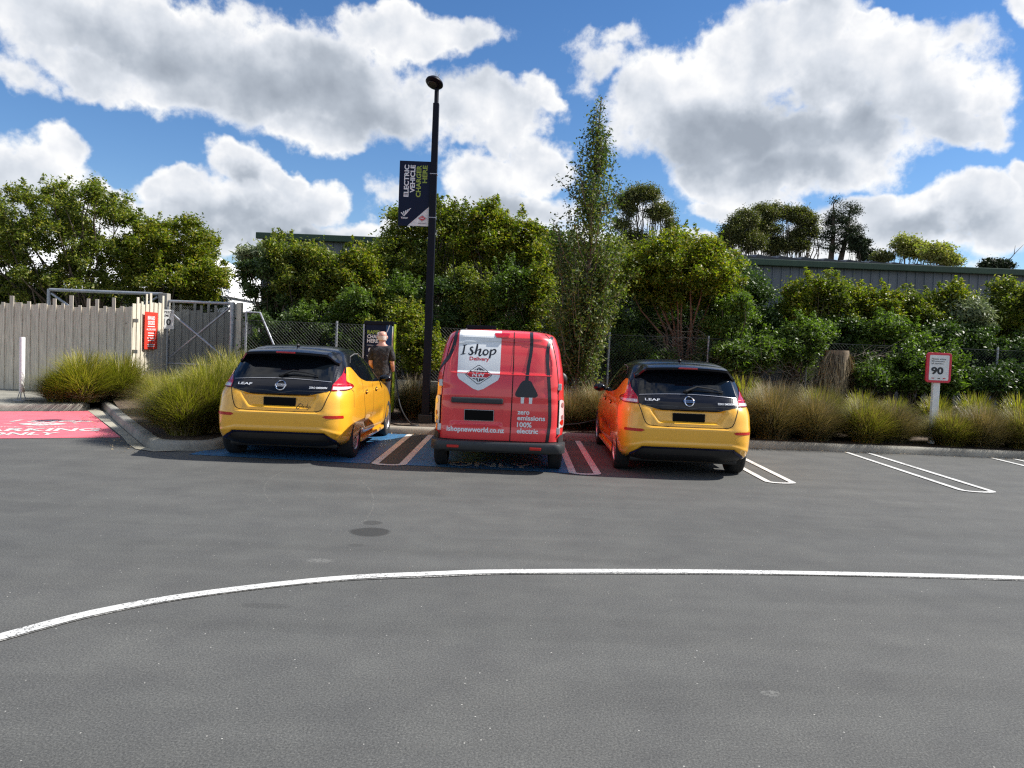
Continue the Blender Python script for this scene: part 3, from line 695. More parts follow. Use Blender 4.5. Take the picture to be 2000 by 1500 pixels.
    pr = MB(); pr.box(-.452, -.068, py - .014, py + .004, .657, .803); pr.build('plate_frame', M['platerim'], pm, bevel=.003)
    # high brake light
    q = dens([(-.095, 1.775), (-.075, 1.745), (.075, 1.745), (.095, 1.775), (.095, 1.80), (-.10, 1.80)], .02, True)
    flat('brake_light', [poly2d([(x, z - .005) for x, z in q], .02)], D, M['lamp_red'], van, .012)
    # hinges
    for sg in (-1, 1):
        for z in (1.13, .555):
            h = MB(); c = B.rear(sg * .775, z); h.box(c[0] - .024, c[0] + .024, c[1] - .026, c[1] + .02, z - .042, z + .042); h.box(c[0] - .03 * sg - .012, c[0] - .03 * sg + .012, c[1] - .022, c[1] + .01, z - .02, z + .02, 1)
            h.build('door_hinge', [M['hinge'], M['greyplastic']], van, bevel=.004)
    # tail lamps
    for sg in (-1, 1):
        o = [(.770, .60), (.770, .955), (.80, .965), (.885, .945), (.915, .90), (.905, .83), (.908, .79), (.94, .745), (.95, .68), (.93, .62), (.87, .598)]
        tl = flat('tail_lamp', [poly2d([(sg * h, z) for h, z in dens(o, .02, True)], .02)], B.wrap, M['lamp_clear'], van, .014)
        for czz, m_, r_ in ((.89, 'lamp_silver', .045), (.665, 'lamp_pink' if sg > 0 else 'lamp_silver', .05), (.735, 'lamp_silver' if sg > 0 else 'lamp_pink', .038)):
            cc = .83; flat('bulb_reflector', [poly2d([(sg * (cc + r_ * math.cos(t)), czz + r_ * .8 * math.sin(t)) for t in np.linspace(0, 2 * math.pi, 19)[:-1]])], B.wrap, M[m_], tl, .0165)
        flat('lamp_rim', [strip2d([(sg * h, z) for h, z in dens(o, .02, True)], .012, True)], B.wrap, M['seam'], tl, .010)
        wm = MB(); wm.sph((sg * .96, 2.35, 1.13), (.11, .06, .12), 14); wm.box(*sorted((sg * .82, sg * .92)), 2.33, 2.39, 1.05, 1.08); wm.build('wing_mirror', M['blackplastic'], van, smooth=True)
        mp = B.side(sg)
        def quad(y0, y1, z0, z1): return poly2d(dens(rrect(y0, y1, z0, z1, .05), .04, True), .05)
        flat('side_window', [quad(1.55, 2.25, 1.12, 1.55)], mp, M['glass'], van, .006)
        flat('door_seam', [strip2d(dens([(1.45, .4), (1.45, 1.7)], .04), .008)], mp, M['seam'], van, .002)
    wm = MB()
    flat('front_window', [poly2d(dens(rrect(-.62, .62, 1.2, 1.7, .08), .05, True), .05)], lambda x, z, d: np.array([x, B.g('yf', z) * (1 - .02 * abs(x)) + .02, z]), M['glass'], van)
    for y in (0, 2.72):
        for sg in (1, -1): wheel(van, sg * .768, y, .308, .175, sg, True)
    return van
make_van((-.15, 10.43, 0), 0)

# ================================================================== GROUND AND MARKINGS
def asphalt_mat():
    m, t, b = nt('asphalt'); v = objc(t)
    fine = noise(t, 95, 3, .75, v); mid = noise(t, 2.2, 6, .65, v); big = noise(t, .25, 4, .6, v)
    c = ramp(t, fine, [(.27, (.040, .041, .041)), (.5, (.086, .087, .087)), (.76, (.165, .165, .160))])
    c = mixc(t, 1.0, c, ramp(t, mid, [(.3, (.86, .86, .87)), (.7, (1.12, 1.12, 1.1))]), 'MULTIPLY')
    c = mixc(t, 1.0, c, ramp(t, big, [(.35, (.94, .95, .94)), (.65, (1.06, 1.05, 1.02))]), 'MULTIPLY')
    vo = N(t, 'ShaderNodeTexVoronoi'); vo.inputs['Scale'].default_value = 30; t.links.new(v, vo.inputs['Vector'])
    sp = math_(t, 'MULTIPLY', math_(t, 'LESS_THAN', vo.outputs['Distance'], .11), math_(t, 'GREATER_THAN', N(t, 'ShaderNodeSeparateColor').outputs[0], .95))
    sc = t.nodes[-1] if False else [n for n in t.nodes if n.bl_idname == 'ShaderNodeSeparateColor'][-1]; t.links.new(vo.outputs['Color'], sc.inputs[0])
    c = mixc(t, sp, c, (.42, .41, .38))
    se = N(t, 'ShaderNodeSeparateXYZ'); t.links.new(v, se.inputs[0]); X, Y = se.outputs[0], se.outputs[1]
    wob = math_(t, 'MULTIPLY', math_(t, 'SUBTRACT', noise(t, 5, 4, .6, v), .5), .5)
    def ell(cx, cy, rx, ry):
        a = math_(t, 'DIVIDE', math_(t, 'SUBTRACT', X, cx), rx); b_ = math_(t, 'DIVIDE', math_(t, 'SUBTRACT', Y, cy), ry)
        d = math_(t, 'SQRT', math_(t, 'ADD', math_(t, 'MULTIPLY', a, a), math_(t, 'MULTIPLY', b_, b_)))
        return math_(t, 'ADD', d, wob)
    def mask(d, a=.85, b_=1.05):
        n = N(t, 'ShaderNodeMapRange'); n.inputs[1].default_value = a; n.inputs[2].default_value = b_; n.inputs[3].default_value = 1; n.inputs[4].default_value = 0; t.links.new(d, n.inputs[0]); return n.outputs[0]
    st = math_(t, 'MAXIMUM', mask(ell(-1.16, 6.47, .18, .16)), math_(t, 'MULTIPLY', mask(ell(-1.20, 6.80, .09, .09)), .7))
    st = math_(t, 'MAXIMUM', st, math_(t, 'MULTIPLY', mask(ell(-1.18, 6.02, .07, .05)), .35))
    st = math_(t, 'MAXIMUM', st, math_(t, 'MULTIPLY', mask(ell(-1.42, 4.55, .16, .05)), .3))
    c = mixc(t, math_(t, 'MULTIPLY', st, .62), c, (.012, .012, .012))
    # pale dust, old scuffs and curved tyre scratches
    def ring(cx, cy, r, w, gate):
        d = math_(t, 'ABSOLUTE', math_(t, 'SUBTRACT', math_(t, 'MULTIPLY', ell0(cx, cy), 1), r))
        return math_(t, 'MULTIPLY', math_(t, 'LESS_THAN', d, w), gate)
    def ell0(cx, cy):
        a = math_(t, 'SUBTRACT', X, cx); b_ = math_(t, 'SUBTRACT', Y, cy); return math_(t, 'SQRT', math_(t, 'ADD', math_(t, 'MULTIPLY', a, a), math_(t, 'MULTIPLY', b_, b_)))
    gt = math_(t, 'GREATER_THAN', noise(t, 14, 5, .7, v), .50)
    g1 = math_(t, 'MULTIPLY', math_(t, 'LESS_THAN', X, -2.2), math_(t, 'LESS_THAN', Y, 9.4))
    g2 = math_(t, 'MULTIPLY', math_(t, 'GREATER_THAN', X, -1.75), math_(t, 'GREATER_THAN', Y, 6.75))
    rr = math_(t, 'ADD', ring(.4, 9.1, 3.15, .007, math_(t, 'MULTIPLY', gt, g1)), ring(-6.0, 6.9, 4.72, .007, math_(t, 'MULTIPLY', gt, g2)))
    c = mixc(t, math_(t, 'MULTIPLY', rr, .10), c, (.40, .38, .33))
    pat = math_(t, 'MAXIMUM', mask(ell(1.30, 3.62, .05, .035)), mask(ell(-1.36, 5.55, .12, .07), .5, 1.1))
    c = mixc(t, math_(t, 'MULTIPLY', math_(t, 'MULTIPLY', pat, math_(t, 'GREATER_THAN', noise(t, 40, 3, .7, v), .5)), .22), c, (.36, .36, .34))
    # faint tyre-polished lanes sweeping round the car park
    sm = N(t, 'ShaderNodeMapping'); sm.inputs['Scale'].default_value = (.12, 1.3, 1); sm.inputs['Rotation'].default_value = (0, 0, R(-4)); t.links.new(v, sm.inputs[0])
    c = mixc(t, 1.0, c, ramp(t, noise(t, 1.6, 5, .6, sm.outputs[0], .4), [(.35, (.90, .90, .89)), (.62, (1.06, 1.06, 1.05))]), 'MULTIPLY')
    oil = math_(t, 'GREATER_THAN', noise(t, 3.2, 6, .7, v), .70)
    c = mixc(t, math_(t, 'MULTIPLY', oil, .35), c, (.03, .03, .03))
    t.links.new(c, b.inputs['Base Color']); inp(b, rough=.85, spec=.3)
    bump(t, b, noise(t, 110, 3, .7, v), .6, .005); return m
MA = asphalt_mat()
def wear_paint(name, c, under, amt=.42, rough=.6, scale=60):
    m, t, b = nt(name); v = objc(t)
    f = noise(t, scale, 6, .75, v); g = noise(t, 1.6, 3, .6, v)
    k = math_(t, 'GREATER_THAN', math_(t, 'ADD', f, math_(t, 'MULTIPLY', g, .25)), amt + .28)
    cc = mixc(t, 1.0, ramp(t, noise(t, 3, 5, .65, v), [(.3, tuple(x * .85 for x in c)), (.7, tuple(min(1, x * 1.1) for x in c))]), (1, 1, 1), 'MULTIPLY')
    t.links.new(mixc(t, k, cc, under), b.inputs['Base Color']); inp(b, rough=rough); bump(t, b, noise(t, 110, 3, .7, v), .5, .004); return m
MP = {'white': wear_paint('road_paint_white', (.60, .60, .58), (.12, .12, .115), .425), 'blue': wear_paint('bay_paint_blue', (.030, .145, .31), (.04, .05, .06), .40, scale=25),
      'red': wear_paint('bay_paint_red', (.70, .15, .19), (.34, .10, .11), .46, scale=18), 'black': wear_paint('bay_paint_black', (.022, .020, .019), (.04, .04, .04), .45),
      'whitebay': wear_paint('bay_line_white', (.60, .58, .55), (.2, .2, .19), .47)}
def conc(name, c, dark=.55):
    m, t, b = nt(name); v = objc(t)
    cc = ramp(t, noise(t, 1.8, 7, .7, v), [(.3, tuple(x * dark for x in c)), (.52, c), (.75, tuple(min(1, x * 1.15) for x in c))])
    cc = mixc(t, 1.0, cc, ramp(t, noise(t, 45, 4, .7, v), [(.3, (.78, .78, .76)), (.7, (1.12, 1.12, 1.1))]), 'MULTIPLY')
    t.links.new(cc, b.inputs['Base Color']); inp(b, rough=.9); bump(t, b, noise(t, 60, 5, .7, v), .7, .006); return m
MC = conc('kerb_concrete', (.30, .285, .25)); MC2 = conc('pavement_concrete', (.27, .26, .225), .65); MCd = conc('channel_concrete', (.36, .335, .27), .5)
def soil():
    m, t, b = nt('bark_mulch'); v = objc(t)
    vo = N(t, 'ShaderNodeTexVoronoi'); vo.inputs['Scale'].default_value = 28; t.links.new(v, vo.inputs['Vector'])
    c = ramp(t, vo.outputs['Color'], [(.1, (.035, .022, .015)), (.5, (.075, .05, .033)), (.9, (.15, .11, .075))])
    t.links.new(c, b.inputs['Base Color']); inp(b, rough=.95); bump(t, b, vo.outputs['Distance'], 1, .02); return m
MS = soil()
def far_ground():
    m, t, b = nt('rough_grass_ground'); v = objc(t)
    t.links.new(ramp(t, noise(t, .4, 7, .7, v), [(.3, (.03, .045, .015)), (.7, (.08, .10, .03))]), b.inputs['Base Color']); inp(b, rough=1); return m
g = MB(); n = 2; g.add([(-700, -300, 0), (700, -300, 0), (700, 1200, 0), (-700, 1200, 0)], [(0, 1, 2, 3)])
o = g.build('ground', MA); struct(o)
KY = 13.72
ISL = [(-8.35, 15.75), (-7.28, 14.05), (-5.08, 10.72)]
def arc(cx, cy, r, a0, a1, n=8): return [(cx + r * math.cos(R(a0 + (a1 - a0) * k / n)), cy + r * math.sin(R(a0 + (a1 - a0) * k / n))) for k in range(n + 1)]
path = [(-8.9, 16.6), (-8.1, 15.35), (-7.28, 14.05), (-6.2, 12.4), (-5.22, 10.93)] + smoothpath([(-5.10, 10.77), (-4.90, 10.66), (-4.62, 10.66), (-4.34, 10.72), (-4.16, 10.90)], 5)[1:] + [(-4.12, 11.2), (-4.10, 13.2)] + arc(-3.6, 13.22, .5, 180, 90, 6) + [(x, KY) for x in np.arange(-2.4, 24, 1.2)]
def kerb(path, h, w, name, m):
    """kerb swept along a path, face on the right-hand side of travel; rounded top nose, joints every metre or so"""
    prof = [(0, -.02), (.012, h * .6), (.030, h - .02), (.055, h), (w, h + .003), (w, -.02)]
    p = [np.array(q, float) for q in dens(path, .45)]; V = []; F = []; n = len(p); k = len(prof)
    for i in range(n):
        a = p[max(i - 1, 0)]; b = p[min(i + 1, n - 1)]; d = b - a; d /= np.linalg.norm(d); nn = np.array([-d[1], d[0]])
        for s_, z in prof: V.append((p[i][0] + nn[0] * s_, p[i][1] + nn[1] * s_, z))
    for i in range(n - 1):
        for j in range(k - 1): F.append((i * k + j, (i + 1) * k + j, (i + 1) * k + j + 1, i * k + j + 1))
    mb = MB(); mb.add(V, F); o = mb.build(name, m, smooth=True, angle=50); struct(o); return o
kerb(path, .125, .17, 'kerb', MC)
# planted bed behind the kerb
def sheet(name, pts, z, m, kind=True, step=None):
    v, f = poly2d(pts, step); mb = MB(); mb.add([(a, b, z if not callable(z) else z(a, b)) for a, b in v], f); o = mb.build(name, m)
    if kind: struct(o)
    return o
bedz = lambda x, y: .118 + .10 * sstep(14.5, 17.5, y) + .15 * sstep(17.5, 24, y) + .012 * math.sin(x * 2.1) * math.sin(y * 3.3) * sstep(14, 14.6, y)
inner = [(-8.74, 16.7), (-7.95, 15.44), (-7.14, 14.14), (-6.06, 12.49), (-5.05, 10.98), (-4.60, 10.82), (-4.31, 11.05), (-4.26, 13.3), (-4.05, 13.75), (-3.6, 13.885), (24, 13.885), (30, 40), (-8.74, 40)]
sheet('planting_bed', inner, bedz, MS, step=.6)
# left pavement with its own kerb
pk = [(-15.5, 12.05), (-9.92, 14.93), (-8.85, 15.42)]
kerb([(-15.5, 12.05), (-9.92, 14.93), (-8.99, 15.40), (-8.75, 15.62), (-8.9, 16.2)], .13, .16, 'kerb', MC)
pz = lambda x, y: .13 + .25 * sstep(18.3, 20.2, y) + .15 * sstep(20.2, 23, y)
sheet('pavement', [(-30, 4.8), (-15.55, 12.2), (-9.99, 15.07), (-9.0, 15.56), (-8.93, 15.85), (-9.02, 16.6), (-7.2, 17.4), (-6.9, 20), (-6.9, 40), (-30, 40)], pz, MC2, step=.7)
# dished concrete channel between the asphalt and the island kerb
sheet('drain_channel', [(-8.60, 15.85), (-8.12, 15.37), (-7.30, 14.05), (-6.22, 12.40), (-5.24, 10.92), (-5.10, 10.76), (-4.9, 10.655), (-4.55, 10.64), (-4.85, 10.42), (-5.2, 10.62), (-5.55, 11.1), (-5.93, 11.72), (-6.7, 12.85), (-8.62, 15.60)], .010, MCd, step=.5)
sheet('red_bay_paint', [(-13.2, 13.05), (-10.04, 14.62), (-8.72, 15.42), (-8.56, 15.55), (-7.3, 13.68), (-5.98, 11.75), (-7.41, 11.12), (-10.5, 9.7)], .006, MP['red'], step=.8)
th = R(21)
def gmap(cx, cy, rot, z=.011): return lambda a, b, d=0: (cx + a * math.cos(rot) - b * math.sin(rot), cy + a * math.sin(rot) + b * math.cos(rot), z + d)
def gsheet(name, shapes, mp, m): o = flat(name, shapes, mp, m); struct(o); return o
gm = gmap(-7.37, 11.50, th)
T = [text2d('ONLY', .36, .03, cx=-.02, cz=.02, maxw=.98), text2d('PARKING', .40, .03, cx=.05, cz=.56, maxw=1.85),
     text2d('click & collect', .10, .02, cx=0, cz=1.10, maxw=1.22)]
gsheet('bay_lettering', T, gm, MP['white'])
gsheet('bay_lettering', [text2d('I shop', .34, .02, cx=.05, cz=1.98, maxw=1.25, shear=.25)], gm, MP['white'])
od = [(.36 * math.cos(t) * (1 - .15 * abs(math.sin(2 * t))), 1.62 + .26 * math.sin(t) * (1 - .15 * abs(math.sin(2 * t)))) for t in np.linspace(0, 2 * math.pi, 33)[:-1]]
gsheet('bay_logo', [poly2d(od)], gm, MP['white'])
gsheet('bay_logo', [text2d('NW', .13, .02, cx=0, cz=1.55, maxw=.34)], gmap(-7.37, 11.50, th, .014), MP['red'])
gsheet('bay_logo', [poly2d([(a, 1.62), (a + .14, 1.58), (a + .14, 1.66)]) for a in (-.60,)] + [poly2d([(.60, 1.62), (.46, 1.66), (.46, 1.58)])], gm, MP['white'])
# charging bays
gz = lambda z: (lambda a, b, d=0: (a, b, z + d))
sheet('blue_bay_paint', [(-4.34, 10.33), (-1.86, 10.16), (-1.82, 13.70), (-3.6, 13.70), (-4.08, 13.2), (-4.10, 11.0), (-4.3, 10.72)], .005, MP['blue'], step=.9)
sheet('blue_bay_paint', [(-1.38, 10.16), (.88, 10.03), (.90, 13.70), (-1.38, 13.70)], .005, MP['blue'], step=.9)
sheet('black_bay_strip', [(-1.76, 10.2), (-1.44, 10.2), (-1.44, 13.7), (-1.76, 13.7)], .005, MP['black'])
def ubay(xc0, y0, xc1, y1, hw, w, m, z=.009, name='bay_line'):
    s0 = [(xc1 - hw, y1)] + [(xc0 - hw, y0 + hw * .9)] + [(xc0 + hw * math.cos(R(a)), y0 + hw * .55 + hw * .55 * math.sin(R(a))) for a in range(190, 351, 20)] + [(xc0 + hw, y0 + hw * .9), (xc1 + hw, y1)]
    gsheet(name, [strip2d(dens(s0, .1), w)], gz(z), m)
ubay(-1.60, 10.10, -1.60, 13.70, .185, .10, MP['whitebay']); ubay(1.01, 9.98, 1.05, 13.70, .165, .10, MP['whitebay'])
ubay(3.555, 9.90, 3.60, 13.70, .165, .085, MP['white']); ubay(6.09, 9.82, 6.20, 13.62, .20, .085, MP['white']); ubay(8.66, 9.78, 8.80, 13.62, .20, .085, MP['white']); ubay(11.3, 9.7, 11.5, 13.6, .20, .085, MP['white'])
gsheet('bay_lettering', [text2d('ONLY', .34, .03, cx=-.25, cz=10.28, maxw=1.15)], gz(.009), MP['whitebay'])
# sweeping white lane line, slightly doubled where it was repainted
lane = [(-3.35, 2.6), (-2.95, 3.35), (-2.60, 3.905), (-2.31, 4.33), (-1.87, 4.71), (-1.16, 5.11), (-.5, 5.32), (.05, 5.45), (1.2, 5.615), (2.39, 5.725), (4.02, 5.825), (6.5, 5.9), (10, 5.85)]
gsheet('lane_line', [strip2d(dens(smoothpath(lane, 10), .08), .092)], gz(.009), MP['white'])
gsheet('lane_line', [strip2d(dens(smoothpath([(x + .004, y - .030 + .012 * math.sin(x * 3)) for x, y in lane], 10), .08), .062)], gz(.005), wear_paint('road_paint_old', (.45, .44, .41), (.13, .13, .125), .30))
# leaf litter and grit by the kerb
lt = MB()
for i in range(700):
    x = rng.uniform(-4, 12); y = KY - abs(rng.normal(0, .10)) - .01; a = rng.uniform(0, 6.3); s_ = rng.uniform(.006, .022)
    if rng.random() < .25: x = rng.uniform(-9, -5); y = 15.6 - (x + 8.6) * 1.48 - rng.uniform(.0, .5)
    lt.add([(x + s_ * math.cos(a), y + s_ * math.sin(a), .014), (x - s_ * .5 * math.sin(a), y + s_ * .5 * math.cos(a), .022), (x - s_ * math.cos(a), y - s_ * math.sin(a), .014), (x + s_ * .5 * math.sin(a), y - s_ * .5 * math.cos(a), .016)], [(0, 1, 2, 3)])
o = lt.build('leaf_litter', L['straw']); o['kind'] = 'stuff'; o['label'] = 'dry leaf litter and grit along the foot of the kerb'

# ================================================================== SKY
SUN = Vector((1.0, .16, 1.0)).normalized()
def sky():
    w = bpy.data.worlds.new('World'); scene.world = w; w.use_nodes = True; t = w.node_tree; t.nodes.clear()
    out = N(t, 'ShaderNodeOutputWorld'); bg = N(t, 'ShaderNodeBackground'); t.links.new(bg.outputs[0], out.inputs[0]); bg.inputs['Strength'].default_value = .115
    st = N(t, 'ShaderNodeTexSky'); st.sky_type = 'NISHITA'; st.sun_disc = False; st.sun_elevation = math.asin(SUN.z); st.sun_rotation = math.atan2(SUN.x, SUN.y); st.air_density = 1.0; st.dust_density = 0.0; st.ozone_density = 2.2
    hs = N(t, 'ShaderNodeHueSaturation'); hs.inputs['Saturation'].default_value = 1.22; hs.inputs['Value'].default_value = .58; t.links.new(st.outputs[0], hs.inputs['Color'])
    co = N(t, 'ShaderNodeTexCoord').outputs['Generated']; se = N(t, 'ShaderNodeSeparateXYZ'); t.links.new(co, se.inputs[0])
    az = math_(t, 'ARCTAN2', se.outputs[0], se.outputs[1]); el = math_(t, 'ARCSINE', se.outputs[2])
    cb = N(t, 'ShaderNodeCombineXYZ'); t.links.new(az, cb.inputs[0]); t.links.new(el, cb.inputs[1]); p = cb.outputs[0]
    def ang(u, v): d = ray(u, v); d = d / np.linalg.norm(d); return math.atan2(d[0], d[1]), math.asin(d[2])
    # domain warp for billows
    wn = N(t, 'ShaderNodeTexNoise'); wn.inputs['Scale'].default_value = 7; wn.inputs['Detail'].default_value = 5; wn.inputs['Roughness'].default_value = .58; t.links.new(p, wn.inputs['Vector'])
    wv = N(t, 'ShaderNodeVectorMath', operation='SUBTRACT'); t.links.new(wn.outputs['Color'], wv.inputs[0]); wv.inputs[1].default_value = (.5, .5, .5)
    ws = N(t, 'ShaderNodeVectorMath', operation='SCALE'); t.links.new(wv.outputs[0], ws.inputs[0]); ws.inputs['Scale'].default_value = .13
    pw = N(t, 'ShaderNodeVectorMath', operation='ADD'); t.links.new(p, pw.inputs[0]); t.links.new(ws.outputs[0], pw.inputs[1]); pw = pw.outputs[0]
    def blob(vec, u, v, ru, rv, k=1.0):
        a, e = ang(u, v); a1, _ = ang(u + ru, v); _, e1 = ang(u, v - rv)
        s = N(t, 'ShaderNodeVectorMath', operation='SUBTRACT'); t.links.new(vec, s.inputs[0]); s.inputs[1].default_value = (a, e, 0)
        m_ = N(t, 'ShaderNodeVectorMath', operation='MULTIPLY'); t.links.new(s.outputs[0], m_.inputs[0]); m_.inputs[1].default_value = (1 / max(abs(a1 - a), .01), 1 / max(abs(e1 - e), .01), 0)
        l = N(t, 'ShaderNodeVectorMath', operation='LENGTH'); t.links.new(m_.outputs[0], l.inputs[0])
        return math_(t, 'MULTIPLY', math_(t, 'SUBTRACT', 1.0, l.outputs['Value']), k)
    def field(vec, bl):
        f = None
        for b in bl:
            q = blob(vec, *b)
            if f is None: f = q
            else:
                n = N(t, 'ShaderNodeMath', operation='SMOOTH_MAX'); t.links.new(f, n.inputs[0]); t.links.new(q, n.inputs[1]); n.inputs[2].default_value = .18; f = n.outputs[0]
        return f
    white = [(310, 60, 360, 120), (540, 140, 330, 140), (820, 60, 200, 62), (700, 190, 220, 100), (430, 170, 210, 75), (640, 255, 110, 62), (930, 215, 150, 62), (180, 140, 110, 60), (80, 0, 240, 70), (1000, 245, 70, 60), (1060, 190, 50, 40, .7), (160, 60, 200, 60),
             (50, 340, 170, 78), (110, 280, 72, 50), (190, 375, 72, 50), (480, 335, 74, 52), (340, 362, 80, 42), (440, 415, 210, 70), (625, 405, 62, 44), (300, 430, 190, 60), (60, 420, 200, 70), (540, 470, 180, 34), (560, 380, 60, 34),
             (950, 345, 100, 70), (1060, 325, 66, 60), (1000, 420, 150, 60), (760, 395, 60, 34, .4), (1205, 55, 60, 34, .42), (1165, 110, 46, 44, .42), (1135, 150, 34, 30, .3),
             (1440, 120, 190, 100), (1540, 60, 170, 84), (1680, 140, 250, 105), (1800, 200, 180, 90), (1370, 240, 220, 120), (1570, 300, 280, 105), (1470, 360, 190, 66), (1870, 255, 120, 52), (1360, 345, 80, 50), (1290, 170, 120, 84), (1700, 60, 60, 40), (1930, 200, 60, 34, .6), (1850, 110, 50, 34, .6),
             (1900, 400, 80, 56), (1800, 440, 110, 54), (1960, 450, 120, 80), (1680, 440, 130, 54), (1450, 410, 130, 30), (1990, 375, 40, 60), (1970, 15, 50, 30, .5), (1560, 480, 500, 36, .7), (900, 470, 500, 30, .7), (1240, 440, 60, 60, .5), (30, 150, 60, 30, .3)]
    fr = field(pw, white)
    det = noise(t, 15, 9, .60, p); det2 = noise(t, 60, 5, .6, p)
    fd = math_(t, 'ADD', fr, math_(t, 'MULTIPLY', math_(t, 'SUBTRACT', det, .5), 1.15)); fd = math_(t, 'ADD', fd, math_(t, 'MULTIPLY', math_(t, 'SUBTRACT', det2, .5), .16))
    # clouds elsewhere in the sky (behind and beside the viewer)
    gen = noise(t, 2.0, 9, .6, co, .3); gen = math_(t, 'MULTIPLY', math_(t, 'SUBTRACT', gen, .50), 4.0)
    bh = N(t, 'ShaderNodeMapRange'); bh.inputs[1].default_value = .55; bh.inputs[2].default_value = .30; bh.inputs[3].default_value = 0; bh.inputs[4].default_value = 1
    t.links.new(se.outputs[1], bh.inputs[0])
    up = N(t, 'ShaderNodeMapRange'); up.inputs[1].default_value = .48; up.inputs[2].default_value = .60; t.links.new(se.outputs[2], up.inputs[0])
    back = math_(t, 'MAXIMUM', bh.outputs[0], up.outputs[0])
    fm = N(t, 'ShaderNodeMix', data_type='FLOAT'); t.links.new(back, fm.inputs[0]); t.links.new(fd, fm.inputs[2]); t.links.new(gen, fm.inputs[3]); F = fm.outputs[0]
    cov = N(t, 'ShaderNodeMapRange', interpolation_type='SMOOTHSTEP'); cov.inputs[1].default_value = -.08; cov.inputs[2].default_value = .30; t.links.new(F, cov.inputs[0])
    # shade: grey undersides, bright lobes
    dark = [(560, 170, 330, 120, .62), (330, 100, 260, 80, .55), (700, 215, 190, 90, .55), (880, 160, 120, 60, .4), (1440, 260, 260, 100, 1.0), (1370, 290, 200, 90, .9), (1640, 270, 170, 70, .6), (1520, 330, 180, 60, .7), (450, 430, 200, 36, .5), (90, 410, 160, 36, .4), (1010, 410, 120, 50, .55), (1830, 450, 120, 38, .65), (480, 360, 60, 26, .5), (560, 462, 220, 28, .6), (1500, 425, 200, 28, .4)]
    dk = field(pw, dark)
    dm = N(t, 'ShaderNodeMapRange', interpolation_type='SMOOTHSTEP'); dm.inputs[1].default_value = -.15; dm.inputs[2].default_value = .75; t.links.new(dk, dm.inputs[0])
    # small relief from a shifted copy of the noise
    sh = N(t, 'ShaderNodeVectorMath', operation='ADD'); t.links.new(p, sh.inputs[0]); sh.inputs[1].default_value = (.016, .020, 0)
    rel = math_(t, 'SUBTRACT', noise(t, 9, 5, .52, p), noise(t, 9, 5, .52, sh.outputs[0]))
    lum = math_(t, 'SUBTRACT', .90, math_(t, 'MULTIPLY', dm.outputs[0], .54))
    lum = math_(t, 'ADD', lum, math_(t, 'MULTIPLY', rel, 1.3))
    lum = math_(t, 'ADD', lum, math_(t, 'MULTIPLY', math_(t, 'SUBTRACT', noise(t, 7, 3, .5, p), .5), .30))
    eg = N(t, 'ShaderNodeMapRange', interpolation_type='SMOOTHSTEP'); eg.inputs[1].default_value = .02; eg.inputs[2].default_value = .55; eg.inputs[3].default_value = .10; eg.inputs[4].default_value = -.10; t.links.new(F, eg.inputs[0]); lum = math_(t, 'ADD', lum, eg.outputs[0])
    lum = math_(t, 'MAXIMUM', math_(t, 'MINIMUM', lum, 1.12), .22)
    cr = ramp(t, lum, [(0, (.26, .30, .36)), (.45, (.50, .55, .62)), (.72, (.76, .80, .86)), (.9, (.97, .98, 1.0)), (1, (1.08, 1.08, 1.06))])
    bright = N(t, 'ShaderNodeVectorMath', operation='SCALE'); t.links.new(cr, bright.inputs[0]); bright.inputs['Scale'].default_value = CLOUD
    cv = math_(t, 'MULTIPLY', cov.outputs[0], .97)
    blue = mixc(t, 1.0, hs.outputs[0], (.88, .90, 1.0), 'MULTIPLY')
    c = mixc(t, cv, blue, bright.outputs[0])
    t.links.new(c, bg.inputs['Color'])
CLOUD = 4.25
sky(); scene.world.cycles.sampling_method = 'MANUAL'; scene.world.cycles.sample_map_resolution = 256
sl = bpy.data.lights.new('sun', 'SUN'); sl.energy = 4.0; sl.angle = R(.5); sl.color = (1, .955, .88); so = bpy.data.objects.new('sun', sl); COL.objects.link(so)
so.rotation_euler = (-SUN).to_track_quat('-Z', 'Y').to_euler()
# ------------------------------------------------------------------ camera and render
cam = bpy.data.cameras.new('camera'); cam.sensor_width = 36; cam.lens = 27; cam.clip_end = 3000; co_ = bpy.data.objects.new('camera', cam); COL.objects.link(co_)
mw = Matrix(((_r[0], _u[0], -_f[0], 0), (_r[1], _u[1], -_f[1], 0), (_r[2], _u[2], -_f[2], CAMZ), (0, 0, 0, 1))); co_.matrix_world = mw
scene.camera = co_
scene.view_settings.view_transform = 'Standard'; scene.view_settings.look = 'None'; scene.view_settings.exposure = 1.0; scene.view_settings.gamma = 1
cy = scene.cycles; cy.use_denoising = False; cy.max_bounces = 7; cy.diffuse_bounces = 3; cy.glossy_bounces = 3; cy.transmission_bounces = 2; cy.transparent_max_bounces = 4; cy.caustics_reflective = False; cy.caustics_refractive = False
cy.sample_clamp_indirect = 3.0; cy.sample_clamp_direct = 12.0; cy.filter_width = 1.25; cy.use_adaptive_sampling = True; cy.adaptive_threshold = .008; cy.blur_glossy = .8

